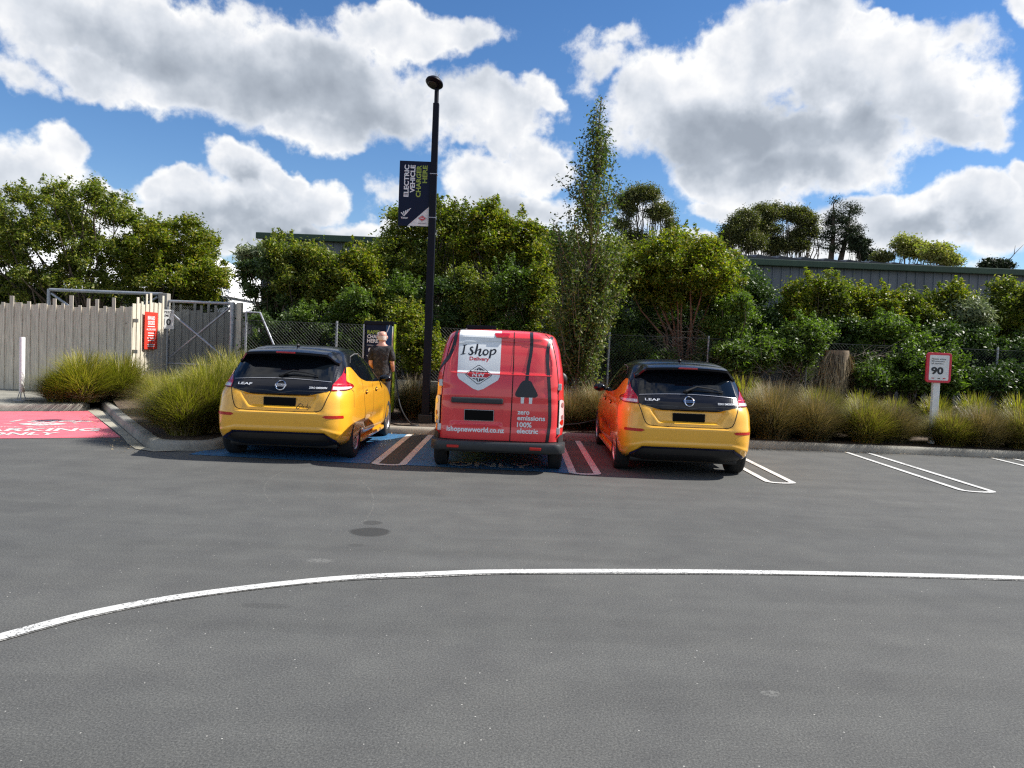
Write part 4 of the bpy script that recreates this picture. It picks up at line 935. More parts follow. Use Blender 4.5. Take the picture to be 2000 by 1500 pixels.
# ================================================================== TIMBER FENCES, GATES
def wood(name, c):
    m, t, b = nt(name); v = objc(t); g = N(t, 'ShaderNodeNewGeometry')
    mp = N(t, 'ShaderNodeMapping'); mp.inputs['Scale'].default_value = (1, 1, .06); t.links.new(v, mp.inputs[0])
    gr = noise(t, 42, 6, .7, mp.outputs[0], .6)
    cc = ramp(t, gr, [(.30, tuple(x * .55 for x in c)), (.5, c), (.72, tuple(x * 1.3 for x in c))])
    cc = mixc(t, 1.0, cc, ramp(t, g.outputs['Random Per Island'], [(0, (.78, .78, .80)), (.5, (1, 1, .98)), (1, (1.18, 1.14, 1.02))]), 'MULTIPLY')
    kn = N(t, 'ShaderNodeTexVoronoi'); kn.inputs['Scale'].default_value = 3.1; t.links.new(v, kn.inputs['Vector'])
    cc = mixc(t, math_(t, 'LESS_THAN', kn.outputs['Distance'], .07), cc, tuple(x * .4 for x in c))
    t.links.new(cc, b.inputs['Base Color']); inp(b, rough=.85); bump(t, b, gr, .5, .006); return m
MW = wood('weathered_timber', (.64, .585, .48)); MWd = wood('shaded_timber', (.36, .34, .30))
def palings(fence, p0, p1, zb, zt, front, big=.15, thick=.022, seed=1, step=.205):
    """board-and-batten palings: each board its own mesh (wide backing boards and narrower cover boards of uneven height)"""
    rg = random.Random(seed); p0 = np.array(p0, float); p1 = np.array(p1, float); Ld = np.linalg.norm(p1 - p0); d = (p1 - p0) / Ld; nn = np.array([-d[1], d[0]]) * (-1 if front else 1)
    n = int(Ld / step)
    def board(a0, a1, o0, o1, z0, z1):
        q = [p0 + d * a0 + nn * o0, p0 + d * a1 + nn * o0, p0 + d * a1 + nn * o1, p0 + d * a0 + nn * o1]
        mb = MB(); mb.add([(x, y, z0) for x, y in q] + [(x, y, z1) for x, y in q], [(3, 2, 1, 0), (4, 5, 6, 7), (0, 1, 5, 4), (1, 2, 6, 5), (2, 3, 7, 6), (3, 0, 4, 7)])
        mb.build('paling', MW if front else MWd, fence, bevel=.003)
    for i in range(n):
        a = i * step; f_ = (a / Ld); b0 = zb(f_); t0 = zt(f_)
        board(a - .01, a + .155, 0, thick, b0, t0 + rg.uniform(-.10, -.02))
        tall = rg.random() < .42
        board(a + .135 + rg.uniform(0, .02), a + .215 + rg.uniform(0, .02), thick + .002, thick * 2 + .002, b0 - .0, t0 + (rg.uniform(.10, .20) if tall else rg.uniform(-.06, .02)))
    mb = MB()
    for fz in (.25, 1.0, 1.75):
        q = [p0 - nn * .05, p1 - nn * .05, p1 - nn * .003, p0 - nn * .003]
        mb.add([(x, y, (zb(0) if k in (0, 3) else zb(1)) + fz) for k, (x, y) in enumerate(q)] + [(x, y, (zb(0) if k in (0, 3) else zb(1)) + fz + .09) for k, (x, y) in enumerate(q)], [(3, 2, 1, 0), (4, 5, 6, 7), (0, 1, 5, 4), (1, 2, 6, 5), (2, 3, 7, 6), (3, 0, 4, 7)])
    for k in range(3):
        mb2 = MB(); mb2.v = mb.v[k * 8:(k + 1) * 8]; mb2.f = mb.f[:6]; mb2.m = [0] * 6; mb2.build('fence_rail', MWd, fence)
    return fence
f1 = thing('timber_fence', 'weathered grey paling fence with uneven tops facing the car park', 'fence')
palings(f1, (-16.0, 18.6), (-9.10, 18.6), lambda f: .13, lambda f: 2.27, True, seed=3)
f2 = thing('timber_fence', 'short end return of the paling fence, carrying the red delivery sign', 'fence')
palings(f2, (-9.25, 18.62), (-9.17, 20.05), lambda f: .14 + .2 * f, lambda f: 2.40 + .12 * f, True, seed=9, step=.20)
f3 = thing('timber_fence', 'shaded paling fence seen through the mesh of the closed gate', 'fence')
palings(f3, (-11.0, 22.6), (-7.4, 22.6), lambda f: .45, lambda f: 2.40, True, seed=5)
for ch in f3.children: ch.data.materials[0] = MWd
# gates
def mesh_panel(x0, x1, y, z0, z1, pitch, r, name, parent, ang=0):
    """chain-link: two families of thin diagonal wires"""
    mb = MB(); h = z1 - z0
    for fam, off in ((1, 0), (-1, r * 2)):
        k = x0 - h
        while k < x1 + h:
            a = (k, z0) if fam > 0 else (k, z1); b = (k + h, z1) if fam > 0 else (k + h, z0)
            # clip in x
            pts = []
            for t in (0, 1): pts.append((a[0] + (b[0] - a[0]) * t, a[1] + (b[1] - a[1]) * t))
            (ax, az), (bx, bz) = pts
            if bx > x0 and ax < x1:
                if ax < x0: az += (x0 - ax) * (bz - az) / (bx - ax); ax = x0
                if bx > x1: bz -= (bx - x1) * (bz - az) / (bx - ax); bx = x1
                if bx - ax > .02:
                    n_ = r * .7; s_ = 1 if bz > az else -1
                    mb.add([(ax, y + off - n_, az), (ax - n_ * s_ * .7, y + off + n_, az + n_ * .7), (ax + n_ * s_ * .7, y + off + n_, az - n_ * .7), (bx, y + off - n_, bz), (bx - n_ * s_ * .7, y + off + n_, bz + n_ * .7), (bx + n_ * s_ * .7, y + off + n_, bz - n_ * .7)], [(0, 1, 4, 3), (1, 2, 5, 4), (2, 0, 3, 5)])
            k += pitch
    me = bpy.data.meshes.new(name); me.from_pydata(mb.v, [], mb.f); me.update(); me.materials.append(M['wire']); return link(name, me, parent)
def pipe(name, pts, r, m, parent, n=10, smooth=True):
    mb = MB(); mb.tube(pts, r, n); return mb.build(name, m, parent, smooth=smooth, angle=60)
g2 = thing('pipe_gate', 'closed galvanised pipe gate leaf with crossed braces and mesh', 'gate')
y = 20.25
pipe('frame_rail', [(-9.10, y, 2.50), (-7.42, y, 2.50)], .038, M['steel'], g2); pipe('frame_rail', [(-9.10, y, .86), (-7.42, y, .86)], .034, M['steel'], g2)
pipe('brace', [(-9.05, y, 2.20), (-7.48, y, .98)], .032, M['steel'], g2); pipe('brace', [(-9.05, y - .0, 1.02), (-7.46, y + .07, 2.44)], .032, M['steel'], g2)
pipe('frame_stile', [(-9.12, y, .86), (-9.12, y, 2.50)], .03, M['steel'], g2)
mesh_panel(-9.1, -7.42, y + .04, .88, 2.40, .055, .0035, 'mesh_infill', g2)
g1 = thing('pipe_gate', 'open galvanised pipe gate leaf folded behind the paling fence', 'gate')
y = 20.35
pipe('frame_rail', [(-12.30, y, 2.68), (-9.32, y, 2.68)], .045, M['steel'], g1); pipe('frame_stile', [(-12.32, y, .7), (-12.32, y, 2.70)], .045, M['steel'], g1)
pipe('brace', [(-12.25, y, 2.58), (-9.6, y, .8)], .03, M['steel'], g1); pipe('brace', [(-9.45, y, 2.6), (-12.1, y, .8)], .03, M['steel'], g1); pipe('frame_rail', [(-12.30, y, .80), (-9.32, y, .80)], .034, M['steel'], g1)
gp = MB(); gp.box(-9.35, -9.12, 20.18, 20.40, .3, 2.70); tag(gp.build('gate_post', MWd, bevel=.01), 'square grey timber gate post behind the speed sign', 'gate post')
hp = MB(); hp.tube([(-7.33, 20.0, .3), (-7.33, 20.0, 2.52)], .062, 14); tag(hp.build('hinge_post', M['steel'], smooth=True), 'thick round galvanised post at the hinge side of the closed gate', 'gate post')
hp = MB(); hp.box(-7.23, -7.10, 20.0, 20.13, .3, 2.52); tag(hp.build('fence_post', MW, bevel=.008), 'flat pale timber post just right of the round gate post', 'post')
# signs on the fence
def board(name, label, cat, w, h, loc, rz, m, th=.006, post=None):
    t_ = thing(name, label, cat, loc, rz); mb = MB(); mb.prism(rrect(-w / 2, w / 2, -h / 2, h / 2, .02), (-th / 2, th / 2), lambda a, b, c: (a, c, b)); mb.build('panel', m, t_); return t_
fp = lambda y: (lambda a, b, d=0: (a, y - d, b))
s1 = board('warning_sign', 'tall red sign with white delivery lettering on the fence end', 'sign', .64, .93, (-9.115, 19.32, 1.70), R(88.5), M['signred'])
ff = fp(-.005)
flat('lettering', [text2d('INWARD', .095, .03, cx=0, cz=.27, maxw=.36), text2d('GOODS', .095, .03, cx=0, cz=.15, maxw=.34)], ff, M['white'], s1)
flat('lettering', [text2d('ALL DELIVERIES', .045, .02, cx=0, cz=.01, maxw=.46)], ff, M['white'], s1)
for z, w in ((.105, .36), (-.06, .33), (-.12, .30), (-.185, .38), (-.245, .32), (-.345, .36), (-.39, .36)):
    flat('text_line', [poly2d([(-w / 2, z - .010), (w / 2, z - .010), (w / 2, z + .010), (-w / 2, z + .010)])], ff, M['white'], s1)
s2 = board('speed_sign', 'small white speed limit sign on the gate post', 'sign', .34, .50, (-9.08, 20.12, 2.02), R(35), M['signpost'])
flat('lettering', [text2d('SPEED', .062, .015, cx=0, cz=.155, maxw=.24), text2d('LIMIT', .062, .015, cx=0, cz=.065, maxw=.20)], ff, M['textblack'], s2)
flat('speed_number', [text2d('10', .16, .03, cx=0, cz=-.15, maxw=.19)], ff, M['textblack'], s2)
mb = MB(); mb.tube([(.02, .03, -1.65), (.02, .03, .33)], .022, 8); mb.build('sign_post', M['steel'], s2, smooth=True)
# bollard with white sleeve on three legged spring base
bo = thing('flexible_bollard', 'slim white bollard standing on the left pavement', 'bollard', (-10.16, 15.9, .13))
mb = MB(); mb.lathe([(.001, .17), (.052, .17), (.052, 1.30), (.046, 1.315), (.001, 1.315)], 20); mb.build('sleeve', M['signpost'], bo, smooth=True)
mb = MB(); mb.lathe([(.16, 0), (.16, .012), (.13, .02), (.001, .02)], 24); mb.build('base_plate', M['steel'], bo, smooth=True)
for k in range(5):
    a = 2 * math.pi * k / 5; pipe('base_leg', [(.085 * math.cos(a), .085 * math.sin(a), .01), (.035 * math.cos(a), .035 * math.sin(a), .19)], .008, M['steel'], bo, 6)
# ================================================================== CHAIN-LINK FENCE ALONG THE BED
cf = thing('chain_link_fence', 'long grey chain link fence running behind the planted bed', 'fence')
FY = 17.5
mesh_panel(-6.12, 16, FY, .15, 2.02, .075, .0028, 'wire_mesh', cf)
for x in (-6.12, -4.05, -1.0, 2.17, 4.43, 6.68, 8.85, 11.02, 13.3, 15.6):
    pipe('post', [(x, FY + .04, .1), (x + .01, FY + .04, 2.08 if x > -5 else 2.20)], .026, M['steel'], cf)
pipe('top_wire', [(-6.12, FY, 2.02), (16, FY, 2.02)], .005, M['wire'], cf, 6)
pipe('brace', [(-6.12, FY + .04, 2.20), (-5.80, FY + .04, 2.20), (-5.35, FY, 1.25)], .024, M['steel'], cf)
rw = MB(); rw.box(-3.6, 1.6, 17.0, 17.16, .2, .82); tag(rw.build('retaining_wall', MC2, bevel=.015), 'low grey concrete wall behind the lamp post', 'wall')

# ================================================================== LAMP POST AND BANNER
lp = thing('street_lamp', 'tall dark lamp post rising beside the left of the van', 'street lamp', (-1.64, 14.72, .12))
mb = MB(); mb.box(-.13, .13, -.11, .11, 0, .16); mb.build('plinth', M['blackplastic'], lp, bevel=.01)
mb = MB(); mb.add([(x * w, y_ * w, z) for z, w in ((.1, .072), (3.5, .066), (6.05, .055)) for x, y_ in ((-1, -1), (1, -1), (1, 1), (-1, 1))], [(0, 1, 5, 4), (1, 2, 6, 5), (2, 3, 7, 6), (3, 0, 4, 7), (4, 5, 9, 8), (5, 6, 10, 9), (6, 7, 11, 10), (7, 4, 8, 11), (8, 9, 10, 11)]); mb.build('pole', M['poleblack'], lp, bevel=.006)
mb = MB(); mb.tube([(0, 0, 6.0), (0, 0, 6.34)], .042, 12); mb.build('spigot', M['poleblack'], lp, smooth=True)
for z in (3.90, 4.72):
    mb = MB(); mb.box(-.069, .069, -.069, .069, z, z + .016); mb.build('clamp_band', M['steel'], lp)
mb = MB(); n = 22
prof = [(.001, .0), (.10, .004), (.17, .025), (.20, .055), (.19, .085), (.14, .125), (.06, .15), (.001, .155)]
mb.lathe(prof, 28); hd = mb.build('lamp_head', M['poleblack'], lp, smooth=True); hd.scale = (.84, 1.2, 1.0); hd.location = (-.05, -.10, 6.34); hd.rotation_euler = (R(-8), R(10), 0)
mb = MB(); mb.lathe([(.001, -.006), (.09, -.006), (.10, .004)], 20); l2_ = mb.build('lens', M['greyplastic'], hd, smooth=True); l2_.location = (-.02, -.05, 0)
sk = MB()
for k in range(16):
    a = rng.uniform(0, 6.28); r_ = rng.uniform(.03, .09); sk.tube([(.01 * math.cos(a), .01 * math.sin(a), .15), (r_ * math.cos(a), r_ * math.sin(a), .15 + rng.uniform(.07, .13))], .0025, 4)
sk.build('bird_spikes', M['lamp_silver'], hd)['kind'] = 'stuff'
bn = thing('pole_banner', 'navy double sided banner pointing to the vehicle charger', 'banner', (-1.985, 14.72, 4.47))
mb = MB(); mb.box(-.305, .305, -.012, .012, -.61, .61); mb.build('panel', M['navy'], bn, bevel=.003)
fb_ = fp(-.0135)
for z in (.48, .12, -.22):
    mb = MB(); mb.box(.30, .345 - .065, -.01, .01, z - .012, z + .012) if False else mb.box(.300, .352 - .07 + .045, -.01, .01, z - .012, z + .012); mb.build('bracket', M['poleblack'], bn)
up = lambda s, h, cx, z0, w: text2d(s, h, .03, align='RIGHT', cx=cx, cz=z0, maxw=w, rot=math.pi / 2)
flat('white_lettering', [up('ELECTRIC', .085, -.125, .535, .60)], fb_, M['white'], bn); flat('white_lettering', [up('VEHICLE', .085, -.010, .535, .52)], fb_, M['white'], bn)
flat('green_lettering', [up('CHARGER', .085, .105, .535, .60)], fb_, M['limedull'], bn); flat('green_lettering', [up('HERE', .085, .220, .535, .33)], fb_, M['limedull'], bn)
def vlogo(cx, cz, k, mp, parent, m='white'):
    sh = []
    for i in range(5):
        a = -.5 + i * .25; top = .38 + .17 * i; wv = .085
        sh.append(poly2d([(cx + k * (-.10 + .05 * i * .6), cz - k * (.5 - .04 * i)), (cx + k * (-.10 + .05 * i * .6 + wv * .6), cz - k * (.5 - .04 * i)), (cx + k * (a + .34 * i / 4 + wv), cz + k * (top - .30)), (cx + k * (a + .34 * i / 4 - wv), cz + k * (top - .34))]))
    for q in sh: flat('logo_blade', [q], mp, M[m], parent)
vlogo(-.18, -.37, .13, fb_, bn)
flat('white_lettering', [text2d('Vector', .036, .025, cx=-.185, cz=-.475, maxw=.135)], fb_, M['white'], bn)
tr = flat('white_corner', [poly2d([(-.12, -.606), (.301, -.606), (.301, -.215)])], fb_, M['signpost'], bn)
def smalldia(cx, cz, hw, hh, mp, parent):
    f_ = lambda d: (lambda a, b, e=0: mp(a, b, d)); q = lambda s_: [(cx + hw * s_, cz), (cx, cz + hh * s_), (cx - hw * s_, cz), (cx, cz - hh * s_)]
    flat('logo_border', [poly2d(q(1))], f_(.0012), M['textblack'], parent); flat('logo_field', [poly2d(q(.88))], f_(.0024), M['white'], parent); flat('logo_core', [poly2d(q(.78))], f_(.0036), M['textred'], parent)
    flat('logo_lettering', [text2d('NW', hh * .42, .03, cx=cx, cz=cz - hh * .2, maxw=hw * .8)], f_(.0048), M['white'], parent)
smalldia(.155, -.46, .085, .062, fb_, tr)
flat('logo_name', [text2d('NEW WORLD', .020, .015, cx=.155, cz=-.565, maxw=.155)], fp(-.0150), M['textblack'], tr)

# ================================================================== CHARGERS
def charger(label, loc):
    c = thing('charging_station', label, 'charger', loc, 0, 'vehicle charging stations')
    mb = MB(); mb.box(-.27, .24, -.12, .28, 0, 1.90); mb.build('cabinet', M['navy'], c, bevel=.01)
    mb = MB(); mb.box(-.30, .27, -.14, .30, 1.84, 1.905); mb.build('cap', M['poleblack'], c, bevel=.008)
    mb = MB(); mb.box(-.315, -.285, -.15, .10, .02, 1.84); mb.build('edge_rail', M['steel'], c, bevel=.004)
    mb = MB(); mb.box(.277, .297, -.16, .10, .15, 1.86); mb.build('light_strip', M['lime'], c, bevel=.006)
    mb = MB(); mb.box(.243, .270, -.13, .26, .10, 1.82); mb.build('side_panel', M['chrome'], c, bevel=.004)
    f_ = fp(-.1215); g_ = fp(-.1230)
    flat('blue_panel', [poly2d([(.13, 1.84), (.238, 1.84), (.238, 1.50), (.20, 1.30), (.11, 1.30)])], f_, M['blueface'], c)
    flat('lime_wedge', [poly2d([(.12, 1.22), (.20, 1.08), (.238, 1.16), (.238, 1.44)])], g_, M['lime'], c)
    flat('green_lettering', [text2d('RAPID', .068, .03, align='LEFT', cx=-.235, cz=1.66, maxw=.25)], f_, M['limedull'], c)
    flat('white_lettering', [text2d('CHARGE', .068, .03, align='LEFT', cx=-.235, cz=1.575, maxw=.33)], f_, M['white'], c); flat('white_lettering', [text2d('HERE', .068, .03, align='LEFT', cx=-.235, cz=1.49, maxw=.22)], f_, M['white'], c)
    flat('text_rule', [poly2d([(-.235, 1.435), (-.05, 1.435), (-.05, 1.442), (-.235, 1.442)])], f_, M['white'], c)
    flat('logo_mark', [poly2d([(-.21, 1.36), (-.19, 1.385), (-.10, 1.39), (-.135, 1.33), (-.165, 1.27), (-.19, 1.265)])], f_, M['white'], c)
    flat('white_lettering', [text2d('Vector', .03, .02, align='LEFT', cx=-.24, cz=1.215, maxw=.12)], f_, M['white'], c)
    flat('cord_artwork', [strip2d(smoothpath([(.03, 1.665), (.10, 1.665), (.14, 1.70), (.175, 1.78), (.20, 1.86)], 6), .018)], fp(-.1245), M['white'], c)
    flat('plug_artwork', [poly2d([(.045 * math.cos(t) - .0 + .0, 1.67 + .032 * math.sin(t)) for t in np.linspace(0, 6.28, 17)[:-1]])], fp(-.1240), M['white'], c)
    return c
charger('navy charging station with lime edge in front of the standing man', (-2.60, 15.0, .13))
charger('navy charging station mostly hidden behind the red van', (-.62, 15.0, .13))
def cable(label, pts, r=.014):
    mb = MB(); mb.tube(smoothpath(pts, 8), r, 8); return tag(mb.build('charging_cable', M['blackplastic'], smooth=True), label, 'cable')
cable('black charging cable hanging from the left station to the kerb', [(-2.27, 14.82, 1.2), (-2.20, 14.70, .8), (-2.08, 14.45, .42), (-1.85, 14.1, .17), (-1.68, 13.98, .145), (-1.80, 13.90, .145), (-2.1, 13.95, .145), (-2.5, 14.1, .3), (-2.8, 14.22, .6), (-3.0, 14.30, .75)])
cable('black charging cable sagging between the van and the right hatchback', [(-.30, 14.82, .9), (-.1, 14.55, .5), (.5, 14.3, .26), (1.1, 14.2, .25), (1.6, 14.2, .36), (2.1, 14.25, .55), (2.4, 14.29, .72)])

# ================================================================== PARKING SIGN
sg_ = thing('parking_sign', 'red framed sign reading ninety minutes on a white post in the bed', 'sign', (8.05, 14.6, .12))
mb = MB(); mb.box(-.062, .062, -.04, .04, 0, 1.20); mb.build('post', M['signpost'], sg_, bevel=.006)
mb = MB(); mb.prism(rrect(-.235, .235, 1.17, 1.735, .055, 6), (-.075, -.03), lambda a, b, c: (a, c, b)); mb.build('frame', M['signrim'], sg_, bevel=.008)
mb = MB(); mb.prism(rrect(-.185, .185, 1.215, 1.690, .02), (-.080, -.060), lambda a, b, c: (a, c, b)); fa = mb.build('face', M['signpost'], sg_)
q = fp(-.0812)
for z, s_, w in ((1.605, 'Please enjoy', .275), (1.562, '90 minutes', .245), (1.519, 'of parking.', .235)): flat('lettering', [text2d(s_, .028, .02, align='LEFT', cx=-.15, cz=z, maxw=w)], q, M['textblack'], fa)
flat('number', [text2d('90', .125, .045, align='LEFT', cx=-.15, cz=1.335, maxw=.235)], q, M['textblack'], fa)
for x, m_ in ((-.135, 'textred'), (-.02, 'textblack'), (.08, 'textred')): flat('small_logo', [poly2d([(x, 1.245), (x + .05, 1.245), (x + .05, 1.262), (x, 1.262)])], q, M[m_], fa)

# ================================================================== PERSON
def skinned(name, nodes, edges, m, parent, sub=2, root=0):
    me = bpy.data.meshes.new(name); me.from_pydata([n[0] for n in nodes], edges, []); o = bpy.data.objects.new(name, me); COL.objects.link(o)
    md = o.modifiers.new('s', 'SKIN'); md.use_smooth_shade = True
    for i, n in enumerate(nodes):
        r_ = n[1] if hasattr(n[1], '__len__') else (n[1], n[1]); me.skin_vertices[0].data[i].radius = r_
    me.skin_vertices[0].data[root].use_root = True
    sb = o.modifiers.new('u', 'SUBSURF'); sb.levels = sub; sb.render_levels = sub
    bpy.context.view_layer.update(); m2 = bpy.data.meshes.new_from_object(o.evaluated_get(bpy.context.evaluated_depsgraph_get())); bpy.data.objects.remove(o)
    m2.name = name; m2.materials.clear(); m2.materials.append(m); m2.polygons.foreach_set('use_smooth', [True] * len(m2.polygons)); return link(name, m2, parent)
pe = thing('person', 'bald man in dark patterned shirt standing with his back turned at the charger', 'person', (-2.44, 14.28, .125))
# y+ is forward (he faces the charger); x to the right
nodes = [((0, 0, .93), (.095, .075)), ((0, -.005, 1.10), (.10, .08)), ((0, -.015, 1.27), (.11, .085)), ((0, -.015, 1.40), (.10, .08)), ((0, .0, 1.475), (.060, .064)), ((0, .015, 1.53), (.060, .066)), ((0, .02, 1.60), (.086, .102)), ((0, .018, 1.665), (.085, .100)), ((0, .012, 1.712), (.052, .062)),
         ((-.145, -.01, 1.385), .056), ((-.190, -.01, 1.24), .045), ((-.205, .0, 1.10), .041), ((-.165, .14, 1.02), .034), ((-.12, .27, 1.06), .025), ((-.11, .32, 1.08), (.020, .036)),
         ((.145, -.01, 1.385), .056), ((.188, -.01, 1.24), .045), ((.200, .01, 1.10), .041), ((.195, .13, .98), .034), ((.17, .25, 1.00), .025), ((.16, .30, 1.02), (.020, .036)),
         ((-.085, 0, .86), .090), ((-.09, .01, .50), .060), ((-.095, -.015, .33), .055), ((-.095, 0, .09), .038), ((-.105, .10, .035), .034),
         ((.085, 0, .86), .090), ((.09, .01, .50), .060), ((.095, -.015, .33), .055), ((.095, 0, .09), .038), ((.105, .10, .035), .034)]
edges = [(0, 1), (1, 2), (2, 3), (3, 4), (4, 5), (5, 6), (6, 7), (7, 8), (3, 9), (9, 10), (10, 11), (11, 12), (12, 13), (13, 14), (3, 15), (15, 16), (16, 17), (17, 18), (18, 19), (19, 20), (0, 21), (21, 22), (22, 23), (23, 24), (24, 25), (0, 26), (26, 27), (27, 28), (28, 29), (29, 30)]
bd = skinned('body', nodes, edges, M['skin'], pe)
# join ears, nose and fingers to the body mesh
ex = MB()
for s_ in (-1, 1): ex.sph((s_ * .090, .005, 1.60), (.014, .022, .034), 10)
ex.sph((0, .126, 1.595), (.014, .022, .024), 10); ex.sph((0, .110, 1.548), (.024, .010, .007), 8)
for s_ in (-1, 1): ex.sph((s_ * .032, .098, 1.625), (.013, .010, .009), 8)
for hx, hy, hz, s_ in ((-.11, .32, 1.08, 1), (.16, .30, 1.02, -1)):
    for k in range(4):
        o_ = (k - 1.5) * .018; ln = (.062, .075, .070, .055)[k]
        ex.tube([(hx + s_ * .01 * 0 , hy + .02, hz + o_), (hx + s_ * .006, hy + .02 + ln * .55, hz + o_), (hx + s_ * .022, hy + .02 + ln, hz + o_ - .004)], [.0095, .0088, .007], 8)
    ex.tube([(hx + s_ * .01, hy - .02, hz + .03), (hx + s_ * .035, hy + .015, hz + .045), (hx + s_ * .04, hy + .045, hz + .04)], [.011, .0105, .008], 8)
exo = ex.build('x', M['skin'], smooth=True)
bm = bmesh.new(); bm.from_mesh(bd.data); bm.from_mesh(exo.data); bm.to_mesh(bd.data); bm.free(); bpy.data.objects.remove(exo)
bd.data.polygons.foreach_set('use_smooth', [True] * len(bd.data.polygons))
sn = [((0, -.003, .80), (.165, .138)), ((0, -.003, .86), (.166, .138)), ((0, -.005, 1.08), (.158, .135)), ((0, -.018, 1.26), (.170, .135)), ((0, -.018, 1.385), (.142, .112)), ((0, -.005, 1.462), (.080, .076)),
      ((-.150, -.01, 1.385), .078), ((-.198, -.01, 1.24), .068), ((-.208, -.006, 1.15), .066), ((.150, -.01, 1.385), .078), ((.196, -.01, 1.24), .068), ((.205, .0, 1.15), .066)]
skinned('shirt', sn, [(0, 1), (1, 2), (2, 3), (3, 4), (4, 5), (4, 6), (6, 7), (7, 8), (4, 9), (9, 10), (10, 11)], M['shirt'], pe)
tn = [((0, 0, 1.0), (.148, .122)), ((-.085, 0, .86), .105), ((-.09, .005, .50), .088), ((-.095, -.01, .12), .072), ((.085, 0, .86), .105), ((.09, .005, .50), .088), ((.095, -.01, .12), .072)]
skinned('trousers', tn, [(0, 1), (1, 2), (2, 3), (0, 4), (4, 5), (5, 6)], M['trousers'], pe)
hr = MB(); vs = []; fs = []
nh = 28
for i in range(7):
    z = 1.545 + .075 * i / 6
    for k in range(nh):
        a = R(178 + 184 * k / (nh - 1)); rr_ = 1.045 - .012 * i; zz = z
        vs.append((.088 * rr_ * math.cos(a) * (1 - .15 * (1 - i / 6) ** 2), .015 + .104 * rr_ * math.sin(a) * (1 - .10 * (1 - i / 6) ** 2), zz))
for i in range(6):
    for k in range(nh - 1): fs.append((i * nh + k, i * nh + k + 1, (i + 1) * nh + k + 1, (i + 1) * nh + k))
hr.add(vs, fs); hr.build('hair', M['hair'], pe, smooth=True)
for s_ in (-1, 1):
    mb = MB(); mb.sph((s_ * .102, .055, .042), (.052, .15, .05), 14); mb.build('shoe', M['shoe'], pe, smooth=True)

# ================================================================== BUILDINGS BEHIND
def clad(name, c):
    m, t, b = nt(name); v = objc(t)
    mp = N(t, 'ShaderNodeMapping'); mp.inputs['Scale'].default_value = (1, 1, .12); t.links.new(v, mp.inputs[0])
    t.links.new(ramp(t, noise(t, 2.5, 6, .65, mp.outputs[0]), [(.3, tuple(x * .72 for x in c)), (.7, tuple(x * 1.15 for x in c))]), b.inputs['Base Color']); inp(b, rough=.55); return m
MCL = clad('grey_cladding', (.15, .165, .19)); MGT = clad('mossy_green_gutter', (.035, .07, .04)); MRF = clad('dark_roof_sheet', (.05, .055, .06))
def shed(label, x0, x1, y, top, depth=14):
    s_ = thing('metal_shed', label, 'building', (0, 0, 0)); mb = MB(); V = []; F = []
    x = x0; pr = [(0, 0), (.205, 0), (.225, -.03), (.265, -.03), (.285, 0)]; xs = []
    while x < x1:
        for a, o_ in pr: xs.append((x + a, o_))
        x += .29
    for a, o_ in xs: V += [(a, y + o_, 0), (a, y + o_, top - .12)]
    for i in range(len(xs) - 1): F.append((2 * i, 2 * i + 2, 2 * i + 3, 2 * i + 1))
    mb.add(V, F); mb.box(x0, x1, y + .06, y + depth, 0, top - .15); mb.build('wall', MCL, s_)
    mb = MB(); mb.box(x0 - .15, x1 + .1, y - .22, y - .04, top - .20, top); mb.build('gutter', MGT, s_, bevel=.02)
    # low pitched ribbed roof
    mb = MB(); V = []; F = []; n = int((x1 - x0) / .1); rise = .10
    for i in range(n + 1):
        xx = x0 + .1 * i; zz = .035 if i % 4 < 2 else 0
        V += [(xx, y - .06, top - .02 + zz), (xx, y + depth * .5, top + rise + zz)]
    for i in range(n): F.append((2 * i, 2 * i + 2, 2 * i + 3, 2 * i + 1))
    mb.add(V, F); mb.build('roof', MRF, s_)
    return s_
shed('long grey metal shed behind the trees in the middle', -8.25, 6.95, 25, 5.02)
sh2 = shed('grey ribbed metal shed with green gutter at the right', 7.2, 26, 25.05, 4.82)
mb = MB(); V = []; F = []; n = 74
for i in range(n + 1):
    xx = 7.3 + i * .095; k = i % 8; zz = .10 * (1 - k / 7.) ; f_ = 1 - .5 * i / n
    V += [(xx, 25.9, 4.86 + (.16 + zz) * f_), (xx, 27, 4.92 + (.20 + zz) * f_), (xx, 25.9, 4.8)]
for i in range(n): F += [(3 * i, 3 * i + 3, 3 * i + 4, 3 * i + 1), (3 * i + 2, 3 * i + 5, 3 * i + 3, 3 * i)]
mb.add(V, F); mb.build('ridge_sheets', MRF, sh2)
mb = MB()
mw_ = mat('white_fabric_roof', (.80, .80, .80), .6, .04, 1)
mb.add([(-36, 30, 0), (-13.5, 30, 0), (-13.5, 30, 3.0), (-36, 30, 3.0), (-36, 40, 9.2), (-17.0, 40, 9.2), (-16.2, 33, 4.4), (-13.5, 48, 0), (-36, 48, 0)], [(0, 1, 2, 3)])
V = [(-40, 30, 3.2), (-11.1, 30, 3.2), (-11.7, 31.3, 3.9), (-15.0, 36, 5.9), (-40, 36, 5.9), (-40, 44, 3.2), (-11.1, 44, 3.2)]
mb.v = []; mb.f = []; mb.m = []
mb.add(V, [(0, 1, 2, 3, 4), (4, 3, 6, 5), (1, 6, 3, 2)]); wb = thing('white_marquee', 'large white fabric roofed building showing through the left trees', 'building'); mb.build('roof', mw_, wb)
mb = MB(); mb.box(-40, -11.2, 30.1, 43.9, 0, 3.25); mb.build('wall', mw_, wb)
